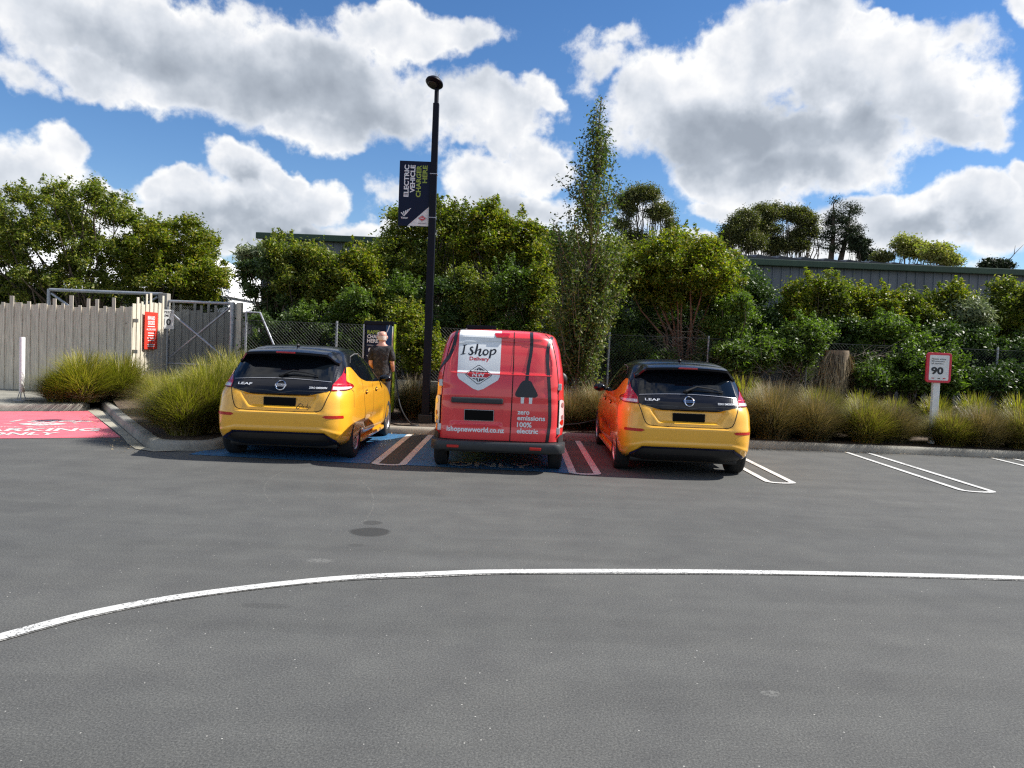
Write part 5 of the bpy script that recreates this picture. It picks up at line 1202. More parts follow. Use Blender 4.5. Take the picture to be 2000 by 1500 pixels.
# green roofed house
hx, hy = -13.4, 40.0
ho = thing('house', 'small house with green roof and pale gable between the left trees', 'house')
MHR = mat('green_roof', (.12, .19, .11), .8, .2, 1); MHW = mat('brick_brown_wall', (.10, .055, .04), .9, .2, 6); MHG = mat('pale_gable', (.38, .38, .36), .8, .1); MHF = mat('white_fascia', (.7, .7, .7), .6, .05)
HX = P(466, 565, 80)[0]
mb = MB(); mb.box(HX - 2.4, HX + 12, 81.2, 96, 0, 5.9); mb.build('wall', MHW, ho)
mb = MB(); mb.add([(HX - 3.0, 80.4, 5.9), (HX + 12.5, 80.4, 5.9), (HX + 12.5, 97, 5.9), (HX - 3.0, 97, 5.9), (HX + 1.6, 88, 9.2), (HX + 8, 88, 9.2)], [(0, 1, 5, 4), (1, 2, 5), (2, 3, 4, 5), (3, 0, 4), (3, 2, 1, 0)]); mb.build('roof', MHR, ho)
mb = MB(); mb.prism([(HX - 1.15, 5.95), (HX + 1.15, 5.95), (HX + 1.15, 6.0), (HX, 7.2), (HX - 1.15, 6.0)], (79.6, 84), lambda a, b, c: (a, c, b)); mb.build('gable', MHG, ho)
for a, b in (((HX - 1.4, 5.85), (HX, 7.35)), ((HX + 1.4, 5.85), (HX, 7.35))):
    mb = MB(); mb.tube([(a[0], 79.5, a[1]), (b[0], 79.5, b[1])], .11, 4); mb.build('fascia', MHF, ho)

# ================================================================== VEGETATION
def leaves_mesh(name, cen, size, asp, m, parent, up=.3, droop=0., rs=None):
    """cen (n,3): one folded kite-shaped leaf per centre"""
    n = len(cen); rs = rs or rng
    d = rs.normal(size=(n, 3)); d[:, 2] = d[:, 2] * .7 - droop; d /= np.linalg.norm(d, axis=1)[:, None]
    q = rs.normal(size=(n, 3)); q[:, 2] += up * 3; w = np.cross(d, q); w /= np.linalg.norm(w, axis=1)[:, None] + 1e-9; nn = np.cross(w, d)
    L_ = (size * rs.uniform(.6, 1.3, n))[:, None]; W = L_ * asp
    a = cen - d * L_ * .5; b = cen + w * W * .5 + nn * W * .22; c = cen + d * L_ * .5; e = cen - w * W * .5 + nn * W * .22
    V = np.stack([a, b, c, e], 1).reshape(-1, 3)
    me = bpy.data.meshes.new(name); me.vertices.add(4 * n); me.vertices.foreach_set('co', V.ravel().astype(np.float32))
    me.loops.add(4 * n); me.loops.foreach_set('vertex_index', np.arange(4 * n, dtype=np.int32)); me.polygons.add(n)
    me.polygons.foreach_set('loop_start', np.arange(0, 4 * n, 4, dtype=np.int32)); me.polygons.foreach_set('loop_total', np.full(n, 4, np.int32))
    me.update(calc_edges=True); me.materials.append(m); return link(name, me, parent)
def crown_pts(blobs, ncl, nleaf, rc, shell=.5, flatz=.8):
    """clump centres through the volume of ellipsoids, biased outward; then leaves round each clump"""
    ext = []
    for b in blobs:      # ragged outline: smaller lobes pushed out of each main lobe
        for k in range(5):
            e = rng.normal(size=3); e /= np.linalg.norm(e); e[2] = abs(e[2]) * .9 if rng.random() < .7 else e[2]; f_ = rng.uniform(.22, .45)
            ext.append((b[0] + e[0] * b[3] * .85, b[1] + e[1] * b[4] * .85, b[2] + e[2] * b[5] * .85, b[3] * f_, b[4] * f_, b[5] * f_ * rng.uniform(.8, 1.5)))
    blobs = list(blobs) + ext
    vol = np.array([b[3] * b[4] * b[5] for b in blobs]) ** .7; pk = rng.choice(len(blobs), ncl, p=vol / vol.sum()); B_ = np.array(blobs)[pk]
    d = rng.normal(size=(ncl, 3)); d /= np.linalg.norm(d, axis=1)[:, None]; r_ = rng.uniform(shell, 1.0, ncl) ** .7
    cc = B_[:, :3] + d * B_[:, 3:6] * r_[:, None]
    cs = rc * rng.uniform(.55, 1.4, ncl)
    pk2 = rng.integers(0, ncl, nleaf); g = rng.normal(size=(nleaf, 3)); g /= np.linalg.norm(g, axis=1)[:, None]; rr = rng.uniform(0, 1, nleaf) ** .6 * rng.choice([1, 1, 1, 1.5], nleaf)
    pts = cc[pk2] + g * (cs[pk2] * rr)[:, None] * np.array([1, 1, flatz]); return cc, pts
def limbs(mb, base, tips, r0, wob=.12, nseg=6, fork=None):
    for tp in tips:
        b = np.array(base, float); t_ = np.array(tp, float); f_ = fork if fork is not None else .35; pts = []; L_ = np.linalg.norm(t_ - b)
        for i in range(nseg + 1):
            s = i / nseg; p = b + (t_ - b) * s; p[:2] = b[:2] + (t_[:2] - b[:2]) * s ** 1.4; p += rng.normal(size=3) * wob * L_ * .12 * math.sin(math.pi * s); pts.append(p)
        mb.tube(pts, [r0 * (1 - .8 * i / nseg) for i in range(nseg + 1)], 5, cap=False)
def bl(u, v, ru, rv, D, ry=None):
    c = P(u, v, D); rx = ru * D / 1500.; rz = rv * D / 1500.; return (c[0], c[1], c[2], rx, ry or max(.5, min(rx, 1.6)), rz)
def mk_shoot(m): return m.name in ('leaf_bright', 'leaf_olive', 'leaf_green')
def plant(name, label, cat, blobs, base, m, nleaf, size=.085, asp=.45, ncl=None, rc=.28, shell=.45, trunkr=.05, ntips=14, bark='bark', group=None, stems=1, spread=.3, droop=.1, up=.3, zmin=.1):
    o = thing(name, label, cat, base, 0, group); b0 = np.array(base, float); loc = [tuple(np.array(b[:3]) - b0) + tuple(b[3:]) for b in blobs]
    vol = sum(b[3] * b[4] * b[5] for b in loc); ncl = ncl or int(40 + 55 * vol ** .75)
    cc, pts = crown_pts(loc, ncl, nleaf, rc, shell); pts = pts[pts[:, 2] > zmin - b0[2]]
    if mk_shoot(m):
        sh_ = []
        for k in range(int(6 + 5 * len(loc))):
            b = loc[rng.integers(len(loc))]; ux, uy = rng.normal(size=2) * .45; zz = math.sqrt(max(.1, 1 - min(.9, ux * ux + uy * uy))); c0 = np.array([b[0] + ux * b[3], b[1] + uy * b[4], b[2] + zz * b[5]]); hh = rng.uniform(.12, .38)
            nn_ = int(70 * hh / .4); t_ = rng.uniform(0, 1, nn_)[:, None]; sh_.append(c0 + t_ * np.array([rng.normal() * .10, rng.normal() * .10, hh]) + rng.normal(size=(nn_, 3)) * np.array([.05, .05, .03]) * (1.3 - t_))
        pts = np.concatenate([pts] + sh_)
    tr = MB(); sel = cc[rng.choice(len(cc), min(ntips, len(cc)), replace=False)]; k = 0
    for s in range(stems):
        bx = (rng.uniform(-1, 1) * spread * .5 if stems > 1 else 0, rng.uniform(-1, 1) * .15 if stems > 1 else 0, 0)
        limbs(tr, bx, sel[s::stems], trunkr * .6, wob=.3)
    tr.build('trunk', M[bark], o, smooth=True, angle=80); leaves_mesh('crown', pts, size, asp, m, o, up, droop); return o
NL = 1.2
def PL(name, label, cat, bls, D, basev, mk, n, **k):
    bb = [bl(*b[:4], D if len(b) < 6 else b[5], b[4] if len(b) > 4 else None) for b in bls]
    bu = k.pop('bu', bls[0][0]); bs = P(bu, basev, D); bs[2] = bedz(bs[0], bs[1]) - .02 if D < 26 else 0
    return plant(name, label, cat, bb, tuple(bs), L[mk], int(n * NL), **k)
G1 = 'hedge shrubs behind the chain link fence'
# --- left group behind the timber fence
PL('broadleaf_tree', 'large dense olive green tree filling the far left', 'tree', [(60, 425, 95, 60), (150, 405, 85, 48), (225, 450, 60, 50), (100, 480, 130, 60), (-60, 430, 90, 80), (200, 520, 80, 45), (-20, 530, 70, 60), (160, 560, 120, 35), (40, 570, 90, 40)], 23.2, 640, 'olive', 70000, size=.10, ncl=620, rc=.24, shell=.62, trunkr=.09, ntips=46, stems=4, spread=3.2, bu=130)
PL('broadleaf_tree', 'rounded tree right of the large left one, above the open gate', 'tree', [(345, 480, 78, 42), (300, 495, 60, 45), (395, 520, 42, 42), (350, 545, 100, 42), (260, 520, 40, 40), (380, 575, 42, 30)], 23.6, 640, 'bright', 42000, size=.10, ncl=380, rc=.24, shell=.6, trunkr=.07, ntips=34, stems=3, spread=2.2, bu=350)
PL('shrub', 'dark green shrub behind the left paling fence', 'shrub', [(60, 590, 90, 40), (150, 600, 80, 35), (220, 585, 50, 35), (-30, 590, 60, 40)], 24.6, 640, 'dark', 20000, size=.10, rc=.3, stems=2)
PL('shrub', 'dark low shrub above the closed gate', 'shrub', [(340, 590, 90, 28), (385, 592, 34, 22)], 24.8, 640, 'dark', 10000, size=.10, rc=.3, stems=2)
PL('silvery_shrub', 'loose silvery leaved shrub left of the long shed', 'shrub', [(495, 500, 30, 14), (482, 498, 18, 10), (525, 490, 25, 16)], 22.5, 640, 'silver', 3600, size=.20, asp=.22, ncl=45, rc=.2, shell=.2, droop=.5, bu=530, ntips=18)
# --- middle group
PL('shrub', 'dark dense shrub in front of the shed corner', 'shrub', [(530, 550, 58, 55), (518, 605, 30, 42), (575, 600, 60, 45), (545, 512, 45, 28)], 20.6, 690, 'dark', 26000, size=.085, rc=.26, bu=530, ntips=20)
PL('shrub', 'olive shrub with pale shoots below the shed gutter', 'shrub', [(590, 514, 48, 26), (650, 526, 50, 34), (610, 560, 60, 45), (550, 485, 28, 18)], 20.2, 690, 'olive', 22000, size=.09, rc=.24, bu=600, ntips=22)
PL('shrub', 'yellow green shrub between the dark shrub and the banner tree', 'shrub', [(700, 510, 34, 26), (720, 535, 32, 35), (680, 560, 48, 45), (700, 600, 55, 40)], 20.0, 690, 'bright', 20000, size=.09, rc=.22, bu=690, ntips=20)
PL('broadleaf_tree', 'open branched tree behind the lamp post banner', 'tree', [(790, 440, 40, 24), (850, 425, 48, 30), (780, 490, 38, 40), (860, 470, 55, 40), (900, 440, 38, 34), (830, 530, 52, 26)], 20.8, 690, 'olive', 20000, size=.095, ncl=210, rc=.22, shell=.5, trunkr=.06, ntips=30, stems=3, spread=1.2, bu=850)
PL('broadleaf_tree', 'bright topped tree between the lamp post and the slender tree', 'tree', [(950, 432, 38, 30), (1010, 462, 45, 38), (960, 480, 52, 38), (1045, 500, 36, 40), (905, 480, 30, 30)], 20.4, 690, 'bright', 21000, size=.095, ncl=200, rc=.22, shell=.5, trunkr=.06, ntips=30, stems=3, spread=1.4, bu=985)
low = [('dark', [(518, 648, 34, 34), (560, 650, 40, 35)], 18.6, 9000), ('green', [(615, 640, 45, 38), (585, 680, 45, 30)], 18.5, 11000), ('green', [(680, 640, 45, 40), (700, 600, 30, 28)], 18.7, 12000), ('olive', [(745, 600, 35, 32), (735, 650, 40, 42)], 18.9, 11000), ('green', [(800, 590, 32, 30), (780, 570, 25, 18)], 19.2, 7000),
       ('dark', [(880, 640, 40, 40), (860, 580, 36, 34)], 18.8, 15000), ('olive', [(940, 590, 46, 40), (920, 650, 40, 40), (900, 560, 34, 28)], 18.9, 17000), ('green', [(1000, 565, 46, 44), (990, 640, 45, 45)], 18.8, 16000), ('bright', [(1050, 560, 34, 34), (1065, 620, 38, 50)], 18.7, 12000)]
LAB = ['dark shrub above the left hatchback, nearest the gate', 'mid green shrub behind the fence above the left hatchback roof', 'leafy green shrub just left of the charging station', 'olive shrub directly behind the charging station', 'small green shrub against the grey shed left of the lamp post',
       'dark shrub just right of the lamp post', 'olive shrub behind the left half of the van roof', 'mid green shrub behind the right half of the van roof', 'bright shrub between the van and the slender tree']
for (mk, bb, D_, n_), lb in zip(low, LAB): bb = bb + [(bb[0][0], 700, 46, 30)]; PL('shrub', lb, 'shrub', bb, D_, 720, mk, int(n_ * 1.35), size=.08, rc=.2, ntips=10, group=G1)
PL('glossy_shrub', 'sunlit yellow green shrub between the charging station and lamp post', 'shrub', [(805, 655, 32, 42), (820, 700, 34, 34), (795, 620, 24, 22), (845, 690, 22, 30)], 17.15, 760, 'bright', 13000, size=.075, asp=.5, rc=.17, ntips=14, bu=810)
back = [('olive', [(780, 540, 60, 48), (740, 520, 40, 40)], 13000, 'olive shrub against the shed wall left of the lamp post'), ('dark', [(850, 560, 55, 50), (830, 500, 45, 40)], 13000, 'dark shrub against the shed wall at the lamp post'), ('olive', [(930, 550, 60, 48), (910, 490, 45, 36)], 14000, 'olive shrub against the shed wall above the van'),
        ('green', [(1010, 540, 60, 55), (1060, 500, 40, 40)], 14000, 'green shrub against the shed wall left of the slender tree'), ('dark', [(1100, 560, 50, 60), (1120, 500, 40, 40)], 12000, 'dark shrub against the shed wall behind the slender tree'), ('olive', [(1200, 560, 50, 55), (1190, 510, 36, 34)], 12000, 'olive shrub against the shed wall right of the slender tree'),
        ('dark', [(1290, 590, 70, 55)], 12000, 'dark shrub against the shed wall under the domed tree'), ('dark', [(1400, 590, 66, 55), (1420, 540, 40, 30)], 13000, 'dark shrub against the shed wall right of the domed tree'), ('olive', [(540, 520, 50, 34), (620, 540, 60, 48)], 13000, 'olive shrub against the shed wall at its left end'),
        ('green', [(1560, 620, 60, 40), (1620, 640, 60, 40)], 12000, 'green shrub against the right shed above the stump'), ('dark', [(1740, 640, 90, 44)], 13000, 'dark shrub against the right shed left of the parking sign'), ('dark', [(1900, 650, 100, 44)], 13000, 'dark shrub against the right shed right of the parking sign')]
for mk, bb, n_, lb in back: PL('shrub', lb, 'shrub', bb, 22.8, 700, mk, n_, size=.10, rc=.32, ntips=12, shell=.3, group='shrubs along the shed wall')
# --- slender tree in the bed
st_ = thing('slender_tree', 'tall slender upright tree right of the van', 'tree', (1.28, 15.9, .15)); b0 = np.array(st_.location)
tp = P(1180, 188, 15.9) - b0; tr = MB(); mid = lambda s: np.array([tp[0] * s + .05 * math.sin(5 * s), .04 * math.sin(7 * s), tp[2] * s])
tr.tube([mid(s) for s in np.linspace(0, 1, 16)], [.080 * (1 - .93 * s) + .004 for s in np.linspace(0, 1, 16)], 8)
wid = lambda z: float(np.interp(z, [.3, 1.0, 1.8, 3.0, 4.2, 5.0, 5.5, 6.0, 6.6], [.34, .48, .62, .84, .86, .62, .38, .20, .05]))
LP_ = []
for k in range(150):
    z0 = rng.uniform(.35, 5.7) if k > 20 else rng.uniform(.2, 2.2); s = z0 / tp[2]; a = rng.uniform(0, 6.28); p = mid(s); ln = rng.uniform(.7, 1.7) * (1 if z0 < 4.2 else .55)
    ln = min(ln, (tp[2] - z0) * .75 + .15); zt = z0 + ln; w = wid(zt) * rng.uniform(.45, 1.25); e = np.array([p[0] + math.cos(a) * w, p[1] + math.sin(a) * w * .9, zt + rng.uniform(-.1, .1)])
    m1 = p + (e - p) * np.array([.62, .62, .35]); pts = [p, m1, e]
    tr.tube(pts, [.016 * (1 - s * .6), .010, .003], 5, cap=False)
    n_ = int(170 * ln * (.95 if z0 < 3.2 else .72)); t_ = rng.uniform(.22, 1.04, n_)[:, None]; q_ = (1 - t_) ** 2 * p + 2 * t_ * (1 - t_) * m1 + t_ ** 2 * e
    LP_.append(q_ + rng.normal(size=(n_, 3)) * np.array([.085, .085, .07]))
LP_.append(np.stack([mid(s) for s in rng.uniform(.35, .99, 500)]) + rng.normal(size=(500, 3)) * .06)
for a in (R(150), R(20)): tr.tube([(math.cos(a) * .10, math.sin(a) * .1, 0), (math.cos(a) * .22, math.sin(a) * .2, 1.2), (math.cos(a) * .35, math.sin(a) * .3, 2.7), (math.cos(a) * .5, math.sin(a) * .3, 4.0)], [.05, .04, .025, .01], 6)
tr.build('trunk', M['barkpale'], st_, smooth=True, angle=80); leaves_mesh('crown', np.concatenate(LP_), .075, .5, L['poplar'], st_, .3, .35)
# --- round multi-stem tree
rt = PL('round_tree', 'broad domed tree with many bare red brown stems', 'tree', [(1330, 490, 78, 34), (1265, 525, 45, 36), (1400, 520, 48, 38), (1330, 535, 100, 40), (1425, 560, 28, 34), (1240, 555, 26, 30), (1300, 580, 50, 22), (1390, 575, 50, 22)], 18.6, 700, 'bright', 42000, size=.085, ncl=420, rc=.22, shell=.6, trunkr=.0, ntips=0, bu=1338)
for c in [c for c in rt.children if c.name.startswith('trunk')]: bpy.data.objects.remove(c)
b0 = np.array(rt.location); tr = MB()
for (u, v) in ((1230, 560), (1255, 530), (1275, 545), (1300, 520), (1330, 500), (1350, 520), (1375, 530), (1400, 545), (1430, 560), (1290, 560), (1360, 560), (1320, 560)):
    t_ = P(u, v, 18.6 + rng.uniform(-.5, .5)) - b0; s0 = np.array([(u - 1335) * .0022 + rng.uniform(-.05, .05), rng.uniform(-.1, .1), 0])
    tr.tube([s0, s0 * 1.2 + np.array([t_[0] * .10, 0, t_[2] * .30]), np.array([t_[0] * .42, t_[1] * .5, t_[2] * .58]) + rng.normal(size=3) * .05, np.array([t_[0] * .8, t_[1], t_[2] * .82]), t_], [.055, .045, .03, .018, .006], 6, cap=False)
mst = mat('red_brown_bark', (.20, .10, .06), .85, .4, 12, .5, 30); tr.build('trunk', mst, rt, smooth=True, angle=80)
PL('shrub', 'pale leaved shrub right of the domed tree stems', 'shrub', [(1440, 615, 36, 40), (1410, 650, 34, 30), (1385, 690, 34, 26)], 18.0, 740, 'green', 11000, size=.075, rc=.2, bu=1420)
PL('shrub', 'tall dark glossy shrub at the left end of the right shed', 'shrub', [(1450, 565, 42, 30), (1490, 610, 40, 48), (1460, 640, 45, 40), (1510, 640, 22, 30)], 19.2, 740, 'dark', 22000, size=.08, rc=.24, bu=1470)
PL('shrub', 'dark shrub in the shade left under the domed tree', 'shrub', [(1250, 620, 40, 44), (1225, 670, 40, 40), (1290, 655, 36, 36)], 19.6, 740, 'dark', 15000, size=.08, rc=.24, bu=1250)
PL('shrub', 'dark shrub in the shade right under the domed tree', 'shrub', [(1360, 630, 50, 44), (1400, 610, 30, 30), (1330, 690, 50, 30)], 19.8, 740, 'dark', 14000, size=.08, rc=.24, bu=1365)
G2 = 'mixed shrubs in front of the right shed'
right = [('bright', [(1575, 573, 36, 26), (1560, 613, 34, 34)], 19.0, 9000, 'airy yellow green shrub below the left end of the right shed'), ('olive', [(1625, 583, 34, 34), (1630, 623, 42, 40)], 19.0, 12000, 'olive shrub above the dead pampas stump'), ('bright', [(1700, 593, 34, 26), (1735, 613, 44, 36), (1690, 633, 40, 34)], 19.1, 15000, 'yellow tinged shrub right of the olive one, above the stump'),
         ('olive', [(1790, 603, 40, 28), (1800, 643, 50, 42)], 19.1, 14000, 'olive green shrub behind the left of the parking sign'), ('bright', [(1855, 593, 34, 28), (1850, 638, 44, 40)], 19.2, 13000, 'tall yellow green shrub behind the parking sign'), ('silver', [(1890, 613, 30, 20), (1905, 633, 30, 18)], 18.6, 4200, 'grey green feathery shrub right of the parking sign'),
         ('olive', [(1960, 593, 34, 34), (1940, 643, 50, 44)], 19.2, 14000, 'dense olive shrub near the right edge'), ('bright', [(2030, 603, 50, 44), (2010, 650, 50, 50)], 18.9, 14000, 'bright shrub cut off by the right edge'),
         ('dark', [(1600, 655, 46, 36), (1650, 650, 40, 36)], 18.8, 11000, 'dark shrub behind the dead pampas stump'), ('green', [(1720, 670, 44, 42), (1700, 710, 40, 34)], 18.1, 13000, 'glossy dark green shrub between the stump and the parking sign'), ('green', [(1770, 690, 38, 44), (1790, 730, 34, 30)], 17.9, 12000, 'glossy shrub just left of the parking sign'),
         ('dark', [(1840, 680, 42, 42), (1860, 720, 44, 36)], 18.2, 13000, 'dark shrub directly behind the parking sign post'), ('dark', [(1920, 680, 44, 40), (1900, 720, 40, 34)], 18.2, 13000, 'dark shrub behind the last fence post'), ('dark', [(2000, 700, 50, 46)], 18.1, 10000, 'dark low shrub at the right edge'),
         ('green', [(1440, 705, 50, 26), (1495, 690, 42, 28)], 17.2, 12000, 'low pale green shrub above the right hatchback roof'), ('green', [(1545, 690, 40, 26), (1580, 660, 34, 30)], 17.3, 9000, 'low shrub left of the dead pampas stump')]
right += [('green', [(1700, 735, 40, 26)], 17.15, 6500, 'low glossy shrub pressed against the fence right of the stump'), ('green', [(1775, 725, 36, 36)], 17.15, 7500, 'glossy shrub in front of the fence, left of the parking sign'), ('green', [(1835, 720, 34, 34), (1850, 750, 30, 22)], 17.1, 7500, 'glossy shrub in front of the fence, directly behind the parking sign'),
          ('dark', [(1915, 745, 46, 24)], 17.2, 6500, 'low dark shrub at the foot of the fence, right of the parking sign'), ('dark', [(1990, 740, 46, 28)], 17.2, 6500, 'low dark shrub at the foot of the fence at the right edge')]
for mk, bb, D_, n_, lb in right: PL('shrub', lb, 'shrub', bb, D_, 760, mk, n_, size=.085 if mk != 'silver' else .14, asp=.45 if mk != 'silver' else .25, rc=.22, ntips=12, group=G2)
PL('shrub', 'shaded shrub between the van and the right hatchback', 'shrub', [(1190, 640, 34, 46), (1205, 700, 36, 36)], 18.2, 760, 'dark', 10000, size=.08, rc=.22, bu=1195)
PL('shrub', 'low sunlit shrub behind the roof of the right hatchback', 'shrub', [(1270, 700, 42, 26), (1230, 690, 26, 22)], 18.0, 760, 'green', 7000, size=.075, rc=.18, bu=1260)
# --- distant trees
def far_tree(name, label, lumps, D_, mk, n_, size, base_u, base_v=520, rc=1.0, trunk=.35, asp=.5, ncl=None, tips=10, shell=.15, bark='barkpale', droop=.2):
    sub = []
    for (u, v, ru, rv) in lumps:
        sub.append((u, v + rv * .1, ru * .55, rv * .55))
        for k in range(5):
            an = 2 * math.pi * (k + rng.uniform(0, .7)) / 5; sub.append((u + math.cos(an) * ru * .58, v + math.sin(an) * rv * .52, ru * rng.uniform(.36, .52), rv * rng.uniform(.32, .5)))
    lumps = sub; bb = [bl(*b, D_, ry=b[2] * D_ / 1500 * 1.2) for b in lumps]; bs = P(base_u, base_v, D_); bs[2] = 0
    o = thing(name, label, 'tree', tuple(bs), 0); loc = [tuple(np.array(b[:3]) - bs) + tuple(b[3:]) for b in bb]
    ncl = ncl or 14 * len(loc); cc, pts = crown_pts(loc, ncl, int(n_ * NL * 1.1), rc * .6, shell); tr = MB()
    for k, b in enumerate(loc): limbs(tr, (rng.uniform(-.3, .3), 0, 0), [b[:3]] + ([tuple(cc[rng.integers(len(cc))])] if k % 2 else []), trunk * rng.uniform(.2, .5), wob=.35)
    tr.build('trunk', M[bark], o, smooth=True, angle=80); leaves_mesh('crown', pts, size, asp, L[mk], o, .3, droop); return o
far_tree('gum_tree', 'tall gum tree with bare fanning limbs just right of the slender tree', [(1255, 380, 34, 20), (1290, 415, 28, 20), (1225, 400, 22, 24), (1310, 440, 14, 12), (1240, 465, 28, 14), (1210, 440, 16, 14)], 70, 'gum', 22500, .19, 1265, rc=1.0, trunk=.30, tips=26, shell=.3)
far_tree('gum_tree', 'broad clumped gum tree, leftmost of the far group above the right shed', [(1430, 455, 30, 16), (1455, 430, 30, 18), (1415, 475, 22, 12), (1465, 470, 30, 22)], 80, 'gum', 22500, .20, 1450, rc=1.1, tips=14)
far_tree('gum_tree', 'tallest rounded gum tree in the middle of the far group', [(1500, 415, 28, 18), (1490, 450, 36, 22), (1520, 480, 34, 20)], 82, 'gum', 22500, .20, 1500, rc=1.1, tips=14)
far_tree('gum_tree', 'rounded gum tree left of the far pine', [(1545, 418, 20, 15), (1572, 428, 22, 20), (1560, 470, 26, 24), (1590, 450, 8, 20)], 82, 'gum', 19500, .20, 1560, rc=1.1, tips=16)
pt = thing('pine_tree', 'tall dark pine with uneven layered limbs', 'tree', tuple(np.array([P(1640, 520, 78)[0], 78, 0]))); b0 = np.array(pt.location); tr = MB(); PTS = []
for top, foot in (((1628, 396), (1622, 515)), ((1662, 402), (1640, 515))):
    T_ = P(top[0], top[1], 78) - b0; F_ = P(foot[0], foot[1], 78) - b0; F0 = np.array([F_[0], 0, 0]); tr.tube([F0, F_, (F_ + T_) / 2 + np.array([.15, 0, 0]), T_], [.45, .30, .18, .05], 6)
    for k in range(30):
        s = rng.uniform(.05, 1.0) ** .75; c = F_ + (T_ - F_) * s; a_ = rng.uniform(0, 6.28); ln = (1 - s * .72) * rng.uniform(.9, 2.1) + .25; e = c + np.array([math.cos(a_) * ln, math.sin(a_) * ln, ln * rng.uniform(.2, .55)])
        if rng.random() < .18: continue
        tr.tube([c, (c + e) / 2 + np.array([0, 0, -.06]), e], [.06, .045, .015], 4, cap=False); m_ = int(240 * (.4 + ln * .35)); t_ = rng.uniform(.55, 1.08, m_)[:, None]; PTS.append(c + (e - c) * t_ + rng.normal(size=(m_, 3)) * np.array([.33, .33, .20]))
tr.build('trunk', M['bark'], pt, smooth=True, angle=80); leaves_mesh('crown', np.concatenate(PTS), .24, .35, L['pine'], pt, .3, -.3)
far_tree('pine_tree', 'smaller dark pine right of the tall one', [(1680, 480, 24, 14), (1672, 465, 14, 8), (1690, 498, 20, 12)], 76, 'pine', 7500, .24, 1680, rc=.7, trunk=.22, asp=.4, ncl=80, tips=16, shell=.3, bark='bark')
far_tree('pale_tree', 'pale yellow leaved tree behind the right shed', [(1770, 482, 26, 20), (1795, 490, 24, 20)], 60, 'pale', 7500, .22, 1775, rc=.8, tips=16)
far_tree('pale_tree', 'second pale yellow tree, lower and further right', [(1830, 495, 30, 18), (1855, 508, 20, 12)], 58, 'pale', 6500, .22, 1835, rc=.8, tips=14)
far_tree('scrubby_tree', 'small scrubby treetop between the pine and pale trees', [(1720, 503, 22, 10)], 60, 'gum', 3900, .18, 1720, rc=.6)
far_tree('dark_tree', 'low dark treetop with a bare twig at the far right', [(1945, 515, 22, 8), (1930, 520, 18, 8), (1962, 520, 16, 7)], 62, 'pine', 5400, .20, 1945, rc=.6, bark='barkpale')
tw = MB(); a = P(1962, 518, 62); tw.tube([a, a + np.array([.7, 0, .9]), a + np.array([1.4, 0, 1.7])], [.05, .03, .01], 5); tw.tube([a + np.array([.7, 0, .9]), a + np.array([.75, 0, 1.6])], [.03, .01], 5)
tag(tw.build('bare_branch', M['barkpale'], smooth=True), 'thin bare branch against the cloud at the far right', 'branch')
far_tree('scrubby_tree', 'low distant treetops left of the domed tree', [(1215, 490, 30, 10), (1250, 488, 20, 9)], 66, 'gum', 4500, .20, 1225, rc=.6)

# ------------------------------------------------------------------ tussocks
def blades(n, rad, hgt, spread, w, rs, lean=1.0, stiff=.5, segs=4):
    a = rs.uniform(0, 2 * math.pi, n); rb = rad * .30 * np.sqrt(rs.uniform(0, 1, n)); out = rad * spread * rs.uniform(.05, 1.0, n) ** .8 * lean; fr_ = out / (rad * spread + 1e-6); h = hgt * rs.uniform(.5, 1.08, n) * (1 - .62 * fr_ ** 1.6)
    da = a + rs.normal(0, .35, n); V = np.zeros((n, segs + 1, 2, 3)); 
    for i in range(segs + 1):
        s = i / segs; r_ = out * s ** (1.2 + stiff); z = h * (s * (1.6 + stiff * .2) - (.62 + stiff * .0) * s ** 2.4) * 1.02
        x = rb * np.cos(a) + r_ * np.cos(da); y_ = rb * np.sin(a) + r_ * np.sin(da); ww = w * (1 - s * .93)
        V[:, i, 0] = np.stack([x - np.sin(da) * ww, y_ + np.cos(da) * ww, z], 1); V[:, i, 1] = np.stack([x + np.sin(da) * ww, y_ - np.cos(da) * ww, z], 1)
    return V
def blade_mesh(name, V, m):
    n, k = V.shape[0], V.shape[1]; vs = V.reshape(-1, 3); idx = np.arange(n)[:, None] * (2 * k); F = []
    for i in range(k - 1): F.append(idx + np.array([2 * i, 2 * i + 1, 2 * i + 3, 2 * i + 2]))
    F = np.stack(F, 1).reshape(-1, 4).astype(np.int32); me = bpy.data.meshes.new(name); me.vertices.add(len(vs)); me.vertices.foreach_set('co', vs.ravel().astype(np.float32))
    me.loops.add(F.size); me.loops.foreach_set('vertex_index', F.ravel()); me.polygons.add(len(F)); me.polygons.foreach_set('loop_start', np.arange(0, F.size, 4, dtype=np.int32)); me.polygons.foreach_set('loop_total', np.full(len(F), 4, np.int32)); me.update(calc_edges=True); me.materials.append(m); return me
def tuft(kind, rad, hgt, n, dryf=.15, spread=1.0, w=.0035, stiff=.5, dry='tus_dry', dryh=1.0):
    rs = np.random.default_rng(rng.integers(1 << 30)); a = blade_mesh('blades', blades(int(n), rad, hgt, spread, w, rs, stiff=stiff), L[kind]); b = blade_mesh('dry_blades', blades(int(n * dryf), rad * 1.02, hgt * dryh, spread, w, rs, stiff=stiff), L[dry]); return a, b
def put_tuft(label, x, y, meshes, s=1.0, rz=None, group=None, cat='tussock'):
    o = thing('grass_tussock', label, cat, (x, y, bedz(x, y) - .01), rng.uniform(0, 6.28) if rz is None else rz, group); o.scale = (s, s, s * rng.uniform(.92, 1.06))
    for nme, me in zip(('blades', 'dry_blades'), meshes): link(nme, me, o)
    return o
TG = [tuft('tus_green', 1.05, .98, 3400, .25, w=.0075, dryh=.6) for _ in range(2)]
